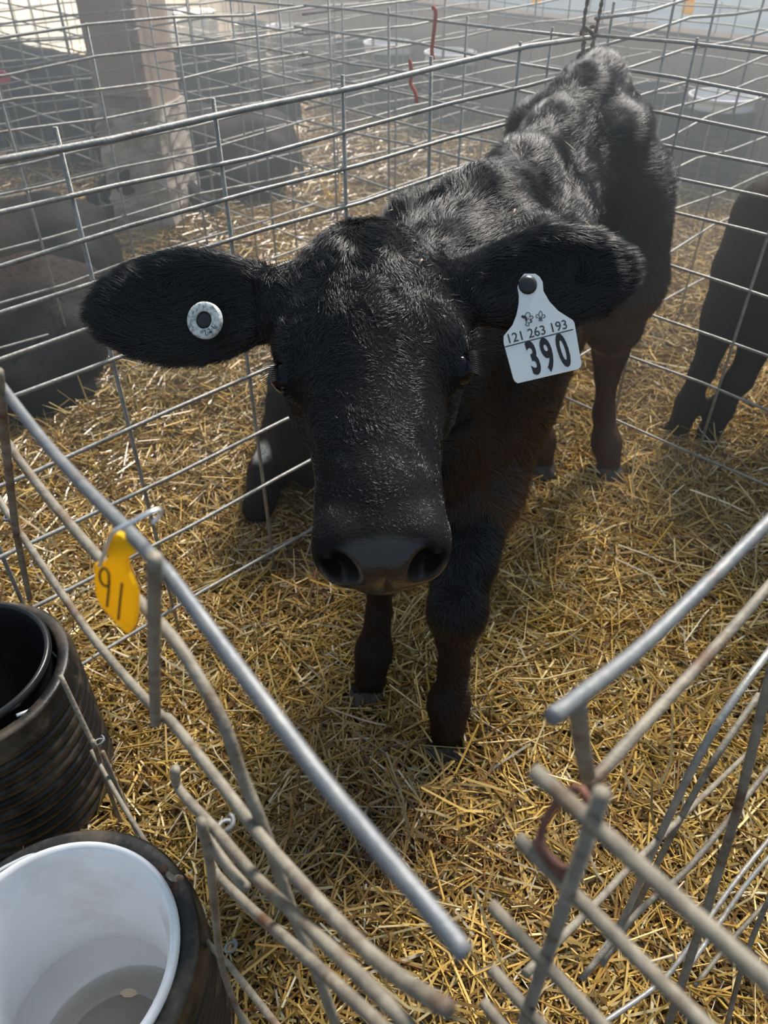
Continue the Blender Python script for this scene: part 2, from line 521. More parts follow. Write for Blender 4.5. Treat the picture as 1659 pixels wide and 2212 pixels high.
bent_panel('near wire panel slanting down from the left edge, carrying the yellow tag', CP0, CAZ, [
    ([(-70, 735), (0, 830), (88, 945), (177, 1046), (270, 1140), (346, 1222), (371, 1250), (506, 1432), (591, 1545), (700, 1690), (770, 1775), (861, 1885), (929, 1966), (1006, 2063)], 0.0),
    ([(-50, 880), (0, 955), (38, 1011), (109, 1104), (192, 1203), (300, 1324), (350, 1379), (395, 1445), (464, 1569), (506, 1685), (552, 1795), (620, 1987), (658, 2074), (715, 2230)], 0.004),
    ([(-40, 1020), (25, 1122), (84, 1210), (202, 1379), (337, 1535), (371, 1560), (485, 1704), (581, 1828), (745, 2007), (856, 2108), (967, 2178)], 0.0),
], [
    ([(8, 800), (20, 930), (35, 1080), (45, 1160), (70, 1290)], -0.003),
    ([(366, 1190), (362, 1300), (358, 1400), (357, 1535), (357, 1548)], -0.006),
], 0.0031, ['dull_galvanised', 'weathered_wire', 'weathered_wire'], on_wall(300, 1900, CP0, CAZ) * np.array([1, 1, 0]))

bent_panel('lower near wire panel with hooked rod ends, beside the white pail', CP0, CAZ, [
    ([(405, 1645), (413, 1689), (495, 1775), (591, 1881), (736, 2007), (904, 2161), (960, 2225)], -0.008),
    ([(478, 1770), (533, 1840), (575, 1885)], -0.012),
    ([(480, 1850), (500, 1880), (581, 1954), (649, 2007), (827, 2156), (885, 2212)], -0.008),
    ([(398, 1957), (490, 2050), (519, 2079), (640, 2225)], -0.008),
    ([(145, 1451), (211, 1590), (219, 1603), (262, 1740), (300, 1830)], -0.008),
    ([(215, 1612), (290, 1740), (376, 1868), (412, 1882)], -0.010),
    ([(228, 1620), (300, 1790), (345, 1850)], -0.004),
], [
    ([(484, 1740), (494, 1790), (502, 1867), (508, 2040), (530, 2130), (572, 2225)], -0.014),
    ([(905, 2125), (860, 2165), (800, 2235)], -0.03),
], 0.0029, 'weathered_wire', on_wall(300, 1900, CP0, CAZ) * np.array([1, 1, 0]) + np.array([0.03, -0.03, 0]))

ehat = np.array([-math.sin(EAZ), -math.cos(EAZ)])
wire_panel(np.array(EP0) - ehat * -0.004, np.array(EP0) + ehat * 0.60, 'near wire panel with rod stubs, dropping to the lower right corner', first=0.004, spacing=0.211, top=0.826,
           seed=16, side=-1, r=0.0029, mat='weathered_wire', ends=[(-0.013 - 0.003 * (i % 3), 0.6) for i in range(10)], wave=0.004)

DP0, DAZ = (0.063, 0.159), math.radians(45)
def gate():
    rt = root('wire_panel', (0.16, 0.25, 0), 'bent wire gate at the right edge, two long rails over a tangle of lower rods', 'fence panel', 'wire panels of the calf pens')
    W = lambda q: [on_wall(x, y, DP0, DAZ) for x, y in q]
    D = lambda q: [at_depth(x, y, t) for x, y, t in q]
    rails = [(W([(1191, 1549), (1226, 1524), (1389, 1395), (1520, 1268), (1659, 1128), (1720, 1065)]), .0031, 'dull_galvanised'),
             (W([(1268, 1702), (1397, 1559), (1548, 1395), (1659, 1268), (1720, 1195)]), .0031, 'weathered_wire'),
             (W([(1276, 2092), (1346, 1985), (1421, 1815), (1516, 1622), (1600, 1490), (1690, 1370)]), .0031, 'galvanised'),
             (W([(1300, 2085), (1360, 1988), (1445, 1815), (1540, 1646), (1640, 1500)]), .0030, 'weathered_wire'),
             (W([(1135, 2103), (1298, 1940), (1365, 1869), (1500, 1738), (1630, 1612)]), .0028, 'weathered_wire'),
             (D([(1255, 2116, .72), (1381, 1968, .74), (1485, 1877, .76), (1596, 1742, .79), (1680, 1635, .82)]), .0030, 'weathered_wire'),
             (D([(1280, 2225, .80), (1421, 2127, .84), (1485, 2050, .86), (1588, 1905, .90), (1680, 1790, .94)]), .0028, 'galvanised'),
             (D([(1470, 2115, .82), (1560, 1985, .86), (1620, 1900, .88), (1690, 1820, .90)]), .0027, 'galvanised'),
             (D([(1500, 2130, .84), (1590, 2020, .88), (1690, 1915, .92)]), .0026, 'weathered_wire')]
    for P, r, m in rails:
        v, f = tube(smooth_path(P, 5), r, 12)
        link('rail', mesh_from('rail', v, f, m), rt)
    stays = [(W([(1246, 1512), (1256, 1600), (1268, 1672)]), .0034),
             (D([(1675, 1420, .455), (1659, 1479, .46), (1620, 1638, .48), (1588, 1765, .50), (1540, 1920, .53), (1489, 2075, .56), (1440, 2225, .60)]), .0030),
             (D([(1690, 1880, .80), (1640, 1990, .80), (1600, 2100, .82), (1570, 2215, .84)]), .0027)]
    for P, r in stays:
        v, f = tube(smooth_path(P, 5), r, 12)
        link('stay', mesh_from('stay', v, f, 'weathered_wire'), rt)
gate()

# ================================================================== pails in corrugated pipe sleeves
def corrugated(R, z0, z1, pitch=0.020, amp=0.0055, lip=0.012, inner=None):
    """outer wall with rounded ribs, a flat top ring and a smooth inner wall"""
    prof = []
    inner = inner or R - 0.016
    prof.append((inner, z0))
    prof.append((R, z0))
    n = int((z1 - 0.008 - z0) / pitch)
    for i in range(n):
        zb = z0 + i * pitch
        for s in (0.0, 0.16, 0.34, 0.5, 0.66, 0.84):
            prof.append((R + amp * (math.sin(s * math.pi) ** 0.6 if 0 < s < 1 else 0) - amp * (0.6 if s == 0 else 0), zb + s * pitch))
    prof += [(R - 0.001, z1 - 0.008), (R + 0.001, z1 - 0.003), (R - 0.002, z1), (inner + 0.003, z1), (inner, z1 - 0.004), (inner, z0)]
    return prof

def pail_profile(r_top, r_bot, z0, z1, rim=0.007):
    th = 0.0028
    return [(0.0, z0), (r_bot - 0.01, z0), (r_bot, z0 + 0.006), (r_top - rim, z1 - 0.03), (r_top - rim, z1 - 0.012), (r_top - 0.001, z1 - 0.012), (r_top, z1 - 0.006), (r_top - 0.002, z1 - 0.001),
            (r_top - 0.006, z1), (r_top - rim - 0.002, z1 - 0.004), (r_top - rim - 0.004, z1 - 0.02), (r_top - rim - 0.010, z1 - 0.035), (r_bot - th, z0 + 0.018), (r_bot - 0.016, z0 + 0.006), (0.0, z0 + 0.005)]

def sleeve(cx, cy, R, z0, z1, inner, label, group=None, pitch=0.020, rivets=()):
    rt = root('pipe_sleeve', (cx, cy, z0), label, 'pail holder', group)
    v, f = lathe(corrugated(R, z0, z1, pitch, inner=inner), 72, (cx, cy, 0))
    link('ribbed_wall', mesh_from('ribbed_wall', v, f, 'black_plastic'), rt)
    for ang in rivets:
        rr = (inner + R) / 2
        v, f = lathe([(0.0, 0.0022), (0.0034, 0.0020), (0.0046, 0.0006), (0.0046, -0.002)], 14, (cx + rr * math.cos(ang), cy + rr * math.sin(ang), z1))
        link('rivet', mesh_from('rivet', v, f, 'rivet'), rt)
    return rt

def pail(cx, cy, r_top, r_bot, z0, z1, mat, label, group=None, handle=None):
    rt = root('pail', (cx, cy, z0), label, 'pail', group)
    v, f = lathe(pail_profile(r_top, r_bot, z0, z1), 72, (cx, cy, 0))
    link('shell', mesh_from('shell', v, f, mat), rt)
    if handle is not None:
        a0, tilt = handle
        P = []
        for k in range(25):
            t = math.pi * k / 24
            x = math.cos(t) * (r_top + 0.004); h = math.sin(t) * (r_top + 0.012)
            dx, dz = h * math.cos(tilt), h * math.sin(tilt)
            P.append((cx + x * math.cos(a0) - dx * math.sin(a0), cy + x * math.sin(a0) + dx * math.cos(a0), z1 - 0.016 + dz))
        v, f = tube(P, 0.0022, 8)
        link('handle', mesh_from('handle', v, f, 'bright_wire'), rt)
    return rt

# near white pail, lower left corner
WX, WY = -0.301, 0.283
sleeve(WX, WY, 0.129, 0.0, 0.280, 0.106, 'black ribbed pipe sleeve round the near white pail', pitch=0.0185, rivets=(math.radians(47), math.radians(36)))
pail(WX, WY, 0.113, 0.088, 0.035, 0.290, 'white_plastic', 'white plastic pail with a little water, lower left corner', handle=(math.radians(100), math.radians(6)))
v, f = lathe([(0.0, 0.118), (0.0935, 0.118), (0.0925, 0.045), (0.0, 0.045)], 64, (WX, WY, 0))
o = link('pail_water', mesh_from('pail_water', v, f, 'dirty_water'))
tag(o, 'shallow cloudy water in the near white pail', 'water', kind='stuff')
def floater(name, x, y, outline, mat, label, cat, thick=0.0012, z=0.1195):
    P = [(WX + x + px_, WY + y + py_, z) for px_, py_ in outline]
    v, f = slab(P, (0, 0, 1), thick)
    tag(link(name, mesh_from(name, v, f, mat, smooth=False)), label, cat)
floater('leaf', 0.026, 0.030, [(-0.010, 0), (-0.006, 0.0035), (0, 0.0045), (0.006, 0.003), (0.010, -0.001), (0.004, -0.004), (-0.004, -0.004)], 'pale_fibre', 'small tan leaf floating in the near white pail', 'leaf')
def bug():
    x, y, z = WX + 0.078, WY + 0.004, 0.120
    rt = root('insect', (x, y, z), 'small drowned black insect in the near white pail', 'insect')
    ax = np.array([0.35, 0.94, 0]); ay = np.array([-0.94, 0.35, 0])
    for nm, t, r, ln in (('abdomen', -0.004, 0.0019, 0.0034), ('thorax', 0.0010, 0.0016, 0.002), ('head', 0.0040, 0.0012, 0.0014)):
        P = [np.array([x, y, z]) + ax * (t + ln * s) for s in (-1, -0.6, 0, 0.6, 1)]
        v, f = tube(P, [r * 0.3, r * 0.85, r, r * 0.85, r * 0.3], 8)
        link(nm, mesh_from(nm, v, f, 'ink'), rt)
    for s in (-1, 1):
        for t in (-0.001, 0.001, 0.003):
            p = np.array([x, y, z]) + ax * t
            v, f = tube([p, p + ay * s * 0.003 + ax * 0.001, p + ay * s * 0.006 - ax * 0.001], 0.00028, 5)
            link('leg', mesh_from('leg', v, f, 'ink'), rt)
bug()
# near black pail, left edge
BX, BY = -0.532, 0.622
sleeve(BX, BY, 0.128, 0.0, 0.272, 0.112, 'black ribbed pipe sleeve round the near black pail, left edge', pitch=0.021)
pail(BX, BY, 0.110, 0.086, 0.02, 0.292, 'clean_black_plastic', 'empty black plastic pail at the left edge', handle=(math.radians(-35), math.radians(-28)))

# pails along the back wall, one black and one white for each pen
def wall_pails():
    A = 2.06
    spots = [(1538, 300, 'white', 'white pail by the back wall at the right, above the neighbour calf', 'black ribbed sleeve round the white pail by the back wall at the right'),
             (1400, 280, 'black', 'black pail by the back wall just right of the calf rump', 'black ribbed sleeve round the black pail right of the calf rump'),
             (838, 190, 'white', 'white pail by the back wall, third from the left', 'black ribbed sleeve round the third white pail from the left'),
             (760, 175, 'black', 'black pail by the back wall next to the third white pail from the left', 'black ribbed sleeve beside the third white pail from the left'),
             (628, 140, 'white', 'white pail by the back wall, second from the left', 'black ribbed sleeve round the second white pail from the left'),
             (552, 128, 'black', 'black pail by the back wall next to the second white pail from the left', 'black ribbed sleeve beside the second white pail from the left'),
             (432, 112, 'white', 'white pail by the back wall just right of the barn post', 'black ribbed sleeve round the white pail right of the barn post'),
             (372, 100, 'black', 'black pail by the back wall half behind the barn post', 'black ribbed sleeve half behind the barn post'),
             (968, 215, 'white', 'white pail by the back wall left of the calf back', 'black ribbed sleeve round the white pail left of the calf back')]
    for x, y, kind, lp, ls in spots:
        c = on_wall(x, y, pen(A, 0), math.radians(-45))
        cx, cy = c[0], c[1]
        if kind == 'white':
            sleeve(cx, cy, 0.145, 0.055, 0.325, 0.124, ls, 'black pipe sleeves along the back wall', pitch=0.030)
            pail(cx, cy, 0.138, 0.118, 0.0, 0.372, 'white_plastic', lp, 'pails along the back wall')
        else:
            sleeve(cx, cy, 0.145, 0.03, 0.315, 0.124, ls, 'black pipe sleeves along the back wall', pitch=0.030)
            pail(cx, cy, 0.128, 0.110, 0.0, 0.360, 'clean_black_plastic', lp, 'pails along the back wall')
wall_pails()

# ================================================================== animals: smooth-blended body surfaces
class Field:
    def __init__(self, xs, ys, zs):
        self.x, self.y, self.z = [np.asarray(a, np.float32) for a in (xs, ys, zs)]
        self.F = np.full((len(xs), len(ys), len(zs)), 0.25, np.float32)
    def _win(self, lo, hi):
        s = []
        for a, l, h in zip((self.x, self.y, self.z), lo, hi):
            s.append(slice(max(0, int(np.searchsorted(a, l)) - 1), min(len(a), int(np.searchsorted(a, h)) + 1)))
        return tuple(s)
    def _pts(self, s):
        return self.x[s[0]][:, None, None], self.y[s[1]][None, :, None], self.z[s[2]][None, None, :]
    def _blend(self, s, d, k, sub):
        A = self.F[s]
        if sub:
            h = np.maximum(k - np.abs(A + d), 0) / k
            self.F[s] = np.maximum(A, -d) + h * h * k * 0.25
        else:
            h = np.maximum(k - np.abs(A - d), 0) / k
            self.F[s] = np.minimum(A, d) - h * h * k * 0.25
    def ell(self, c, rad, ax=None, k=0.03, sub=False):
        """ellipsoid; ax rows are its axes"""
        c = np.array(c, float); rad = np.array(rad, float); m = max(rad) + k + 0.03
        s = self._win(c - m, c + m); X, Y, Z = self._pts(s)
        X = X - c[0]; Y = Y - c[1]; Z = Z - c[2]
        ax = np.eye(3) if ax is None else np.array(ax, float)
        k0 = k1 = 0
        for i in range(3):
            q = X * ax[i][0] + Y * ax[i][1] + Z * ax[i][2]
            k0 = k0 + (q / rad[i]) ** 2; k1 = k1 + (q / rad[i] ** 2) ** 2
        k0 = np.sqrt(k0); k1 = np.sqrt(k1) + 1e-9
        self._blend(s, (k0 * (k0 - 1) / k1).astype(np.float32), k, sub)
    def cone(self, a, b, ra, rb, k=0.03, squash=None, sub=False):
        """tapered limb from a to b; squash=(axis, factor): narrower along that axis"""
        a = np.array(a, float); b = np.array(b, float)
        m = max(ra, rb) * 1.5 + k + 0.02
        s = self._win(np.minimum(a, b) - m, np.maximum(a, b) + m); X, Y, Z = self._pts(s)
        d = b - a; L2 = d @ d
        X = X - a[0]; Y = Y - a[1]; Z = Z - a[2]
        t = np.clip((X * d[0] + Y * d[1] + Z * d[2]) / L2, 0, 1)
        X = X - t * d[0]; Y = Y - t * d[1]; Z = Z - t * d[2]
        if squash is not None:
            u = np.array(squash[0], float); u /= np.linalg.norm(u)
            q = X * u[0] + Y * u[1] + Z * u[2]
            e = q * (1 / squash[1] - 1)
            X = X + e * u[0]; Y = Y + e * u[1]; Z = Z + e * u[2]
        self._blend(s, (np.sqrt(X * X + Y * Y + Z * Z) - (ra + t * (rb - ra))).astype(np.float32), k, sub)
    def chain(self, pts, rad, k=0.03, squash=None):
        for i in range(len(pts) - 1):
            self.cone(pts[i], pts[i + 1], rad[i], rad[i + 1], k, squash)
    def surface(self):
        F = self.F; I, J, K = F.shape
        S = F < 0
        c = S[:-1, :-1, :-1].astype(np.int8)
        cnt = np.zeros((I - 1, J - 1, K - 1), np.int8)
        for di in (0, 1):
            for dj in (0, 1):
                for dk in (0, 1):
                    cnt += S[di:I - 1 + di, dj:J - 1 + dj, dk:K - 1 + dk]
        act = (cnt > 0) & (cnt < 8)
        ii, jj, kk = np.nonzero(act)
        idx = np.full(act.shape, -1, np.int64); idx[ii, jj, kk] = np.arange(len(ii))
        P = np.zeros((len(ii), 3)); W = np.zeros(len(ii))
        ax = (self.x.astype(float), self.y.astype(float), self.z.astype(float))
        for axis in range(3):
            o = [d for d in range(3) if d != axis]
            for p in (0, 1):
                for q in (0, 1):
                    d0 = [0, 0, 0]; d0[o[0]] = p; d0[o[1]] = q
                    d1 = list(d0); d1[axis] = 1
                    f0 = F[ii + d0[0], jj + d0[1], kk + d0[2]]; f1 = F[ii + d1[0], jj + d1[1], kk + d1[2]]
                    m = (f0 < 0) != (f1 < 0)
                    t = np.where(m, f0 / np.where(m, f0 - f1, 1), 0)
                    base = [ii, jj, kk]
                    for e in range(3):
                        c0 = ax[e][base[e] + d0[e]]; c1 = ax[e][base[e] + d1[e]]
                        P[:, e] += np.where(m, c0 + t * (c1 - c0), 0)
                    W += m
        P /= W[:, None]
        quads = []
        for axis in range(3):
            a = [slice(1, -1)] * 3; b = [slice(1, -1)] * 3
            a[axis] = slice(0, -1); b[axis] = slice(1, None)
            s0 = S[tuple(a)]; s1 = S[tuple(b)]
            for flip in (0, 1):
                e = np.nonzero((s0 & ~s1) if not flip else (~s0 & s1))
                g = [e[0].copy(), e[1].copy(), e[2].copy()]
                for d in range(3):
                    if d != axis: g[d] = g[d] + 1
                o = [(axis + 1) % 3, (axis + 2) % 3]
                q = []
                for (u, v) in ((0, 0), (1, 0), (1, 1), (0, 1)):
                    h = [x.copy() for x in g]
                    h[o[0]] = h[o[0]] - 1 + u; h[o[1]] = h[o[1]] - 1 + v
                    q.append(idx[h[0], h[1], h[2]])
                q = np.stack(q if not flip else q[::-1], 1)
                quads.append(q)
        Q = np.vstack(quads)
        return P, Q

def grid_axis(spans):
    """spans: (from, to, step) joined"""
    out = []
    for a, b, h in spans:
        n = max(1, int(round((b - a) / h)))
        out += list(np.linspace(a, b, n, endpoint=False))
    out.append(spans[-1][1])
    return np.array(out)

def relax(P, Q, n=1, f=0.5):
    for _ in range(n):
        acc = np.zeros_like(P); cnt = np.zeros(len(P))
        for i in range(4):
            j = (i + 1) % 4
            np.add.at(acc, Q[:, i], P[Q[:, j]]); np.add.at(cnt, Q[:, i], 1)
            np.add.at(acc, Q[:, j], P[Q[:, i]]); np.add.at(cnt, Q[:, j], 1)
        P = P * (1 - f) + f * acc / np.maximum(cnt, 1)[:, None]
    return P

def np_mesh(name, P, Q, mats, colours=None, face_mat=None):
    me = bpy.data.meshes.new(name)
    n, m = len(P), len(Q); s = Q.shape[1]
    me.vertices.add(n); me.vertices.foreach_set('co', np.ascontiguousarray(P, np.float32).ravel())
    me.loops.add(m * s); me.loops.foreach_set('vertex_index', np.ascontiguousarray(Q, np.int32).ravel())
    me.polygons.add(m)
    me.polygons.foreach_set('loop_start', np.arange(0, m * s, s, dtype=np.int32))
    me.polygons.foreach_set('use_smooth', np.ones(m, bool))
    for k in mats: me.materials.append(MAT[k])
    if face_mat is not None:
        me.polygons.foreach_set('material_index', np.ascontiguousarray(face_mat, np.int32))
    me.update(calc_edges=True)
    if colours is not None:
        at = me.attributes.new('tint', 'FLOAT_COLOR', 'POINT')
        at.data.foreach_set('color', np.ascontiguousarray(np.c_[colours, np.ones(n)], np.float32).ravel())
    me.validate()
    return me

def normals(P, Q):
    fn = np.cross(P[Q[:, 2]] - P[Q[:, 0]], P[Q[:, 3]] - P[Q[:, 1]])
    N = np.zeros_like(P)
    for i in range(4): np.add.at(N, Q[:, i], fn)
    return N / (np.linalg.norm(N, axis=1)[:, None] + 1e-12), 0.5 * np.linalg.norm(fn, axis=1)

def wave3(P, s, seed):
    g = np.random.default_rng(seed)
    out = np.zeros(len(P))
    for _ in range(5):
        k = g.normal(0, 1, 3) * s
        out += np.sin(P @ k + g.uniform(0, 6.28))
    return out / 2.2

BLACK = np.array([0.0105, 0.0100, 0.0105])
BROWN = np.array([0.105, 0.050, 0.020])

def add_fur(name, parent, P, Q, count, flow, length, radius, tint, density, seed, clump=0.35, lift=0.30, mat='hair'):
    """short hair grown from the surface, combed along the coat"""
    g = np.random.default_rng(seed)
    N, area = normals(P, Q)
    C = P[Q].mean(1)
    wgt = area * density(C, N[Q[:, 0]])
    f = g.choice(len(Q), count, p=wgt / wgt.sum())
    u, v = g.random(count), g.random(count)
    q = P[Q[f]]
    B = (q[:, 0] * ((1 - u) * (1 - v))[:, None] + q[:, 1] * (u * (1 - v))[:, None] + q[:, 2] * (u * v)[:, None] + q[:, 3] * ((1 - u) * v)[:, None])
    n = N[Q[f]].mean(1); n /= np.linalg.norm(n, axis=1)[:, None] + 1e-9
    d = flow(B, n)
    d = d + np.stack([wave3(B, 42, seed + 1) + wave3(B, 120, seed + 4), wave3(B, 42, seed + 2) + wave3(B, 120, seed + 5), wave3(B, 42, seed + 3) + wave3(B, 120, seed + 6)], 1) * clump + g.normal(0, 0.16, (count, 3))
    d -= n * (d * n).sum(1)[:, None]
    d /= np.linalg.norm(d, axis=1)[:, None] + 1e-9
    ln = length(B, n) * g.uniform(0.65, 1.2, count)
    keep = ln > 0.001
    B, n, d, ln = B[keep], n[keep], d[keep], ln[keep]; m = len(B)
    lf = lift * g.uniform(0.6, 1.5, m)
    pts = np.zeros((m, 4, 3), np.float32)
    for i, t in enumerate((0.0, 0.33, 0.67, 1.0)):
        pts[:, i] = B - n * 0.0008 + (d * t + n * (lf * (t - 0.45 * t * t))[:, None]) * ln[:, None]
    hc = bpy.data.hair_curves.new(name)
    hc.add_curves([4] * m)
    hc.points.foreach_set('position', pts.ravel())
    rad = np.tile(np.array([1.0, 0.85, 0.6, 0.15], np.float32), m) * radius
    hc.points.foreach_set('radius', rad)
    at = hc.attributes.new('tint', 'FLOAT_COLOR', 'CURVE')
    c = tint(B, n) * g.uniform(0.6, 1.5, m)[:, None]
    at.data.foreach_set('color', np.ascontiguousarray(np.c_[c, np.ones(m)], np.float32).ravel())
    hc.materials.append(MAT[mat])
    o = bpy.data.objects.new(name, hc)
    COL.objects.link(o)
    o.parent = parent
    o.matrix_parent_inverse = Matrix.Translation(-Vector(parent.location))
    o['kind'] = 'stuff'
    return o

# ================================================================== the standing calf
def frame_from(f, hint):
    f = np.array(f, float); f /= np.linalg.norm(f)
    hx = np.array(hint, float); hx -= f * (hx @ f); hx /= np.linalg.norm(hx)
    return hx, f, np.cross(f, hx)

def head_shape(F, h, ax, sc=1.0, fine=True):
    """head in its own frame: x across, s from poll to nose, n out of the face"""
    E = lambda p, r, k=0.02, sub=False: F.ell(h(*p), [q * sc for q in r], ax, k * sc, sub)
    Cn = lambda a, b, ra, rb, k=0.02, sq=None: F.cone(h(*a), h(*b), ra * sc, rb * sc, k * sc, sq)
    E((0, .082, -.080), (.083, .092, .080), .02)            # cranium
    E((0, .050, -.045), (.064, .062, .058), .03)            # poll
    E((0, .100, -.040), (.070, .085, .052), .03)            # forehead
    Cn((0, .13, -.068), (0, .255, -.050), .072, .049, .03)
    E((0, .20, -.045), (.050, .09, .040), .03)              # bridge
    E((0, .292, -.048), (.0525, .046, .046), .03)           # muzzle
    E((0, .322, -.040), (.051, .032, .037), .02)
    for s in (-1, 1):
        E((s * .034, .316, -.034), (.022, .030, .030), .015)    # nostril wings
        E((s * .050, .125, -.110), (.036, .065, .050), .03)     # cheeks
        E((s * .066, .118, -.038), (.024, .034, .020), .025)    # brows
        E((s * .072, .148, -.047), (.0165, .020, .018), .012)   # lids
    Cn((0, .10, -.140), (0, .305, -.090), .046, .027, .03)  # lower jaw
    E((0, .322, -.087), (.036, .022, .017), .015)           # chin
    if fine:
        for s in (-1, 1):
            c = h(s * .0325, .350, -.017)
            u = ax[0] * .55 * s + ax[2] * .83
            v = np.cross(u, ax[1])
            F.ell(c, (.0098 * sc, .022 * sc, .0165 * sc), [v, ax[1], u], .006 * sc, True)
            F.ell(h(s * .042, .342, -.026), (.006 * sc, .012 * sc, .012 * sc), [v, ax[1], u], .006 * sc, True)
            F.ell(h(s * .086, .148, -.0405), (.0110 * sc, .0150 * sc, .0120 * sc), ax, .006 * sc, True)   # eye opening
            F.cone(h(s * .079, .175, -.058), h(s * .060, .215, -.050), .004 * sc, .003 * sc, .012 * sc, None, True)   # tear groove
        F.ell(h(0, .352, -.074), (.045 * sc, .024 * sc, .0030 * sc), ax, .006 * sc, True)       # mouth line
        F.ell(h(0, .357, -.040), (.0016 * sc, .008 * sc, .022 * sc), ax, .006 * sc, True)       # groove of the upper lip

def ear_shape(F, base, tip, face, width, k=0.02, thick=0.0105):
    """leaf-shaped cupped ear; face = the way its hollow looks"""
    base = np.array(base, float); tip = np.array(tip, float)
    d = tip - base; L = np.linalg.norm(d); d /= L
    nf = np.array(face, float); nf -= d * (nf @ d); nf /= np.linalg.norm(nf)
    w = np.cross(nf, d)
    ax = [d, w, nf]
    F.cone(base - d * 0.03, base + d * L * 0.25, 0.030, 0.034, k, (nf, 0.62))
    F.ell(base + d * L * 0.50, (L * 0.47, width * 0.5, thick * 1.25), ax, 0.012)
    F.ell(base + d * L * 0.70, (L * 0.31, width * 0.34, thick), ax, 0.012)
    F.ell(base + d * L * 0.46 + nf * 0.027, (L * 0.40, width * 0.41, 0.027), ax, 0.008, True)
    return ax, L

def hoof_pair(F, p, fwd, lat, sc=1.0):
    for s in (-1, 1):
        c = np.array(p) + lat * s * 0.0145 * sc
        F.cone(c + np.array([0, 0, 0.026]) * sc, c + fwd * 0.018 * sc + np.array([0, 0, 0.010]) * sc, 0.0165 * sc, 0.0175 * sc, 0.006)
    F.ell(np.array(p) - fwd * 0.022 * sc + np.array([0, 0, 0.055]) * sc, (0.02 * sc, 0.014 * sc, 0.012 * sc), None, 0.012)

HP = np.array([-.018, .735, .806]); HN = np.array([0.0, .425, .632])
HX, HF, HNRM = frame_from(HN - HP, (1, .06, .035))
HAX = [HX, HF, HNRM]
def hd(x, s, n): return HP + HX * x + HF * s + HNRM * n

BAZ = math.radians(27)
BA = np.array([math.sin(BAZ), math.cos(BAZ), 0]); BL = np.array([math.cos(BAZ), -math.sin(BAZ), 0]); BZ = np.array([0, 0, 1.0])
BAX = [BA, BL, BZ]

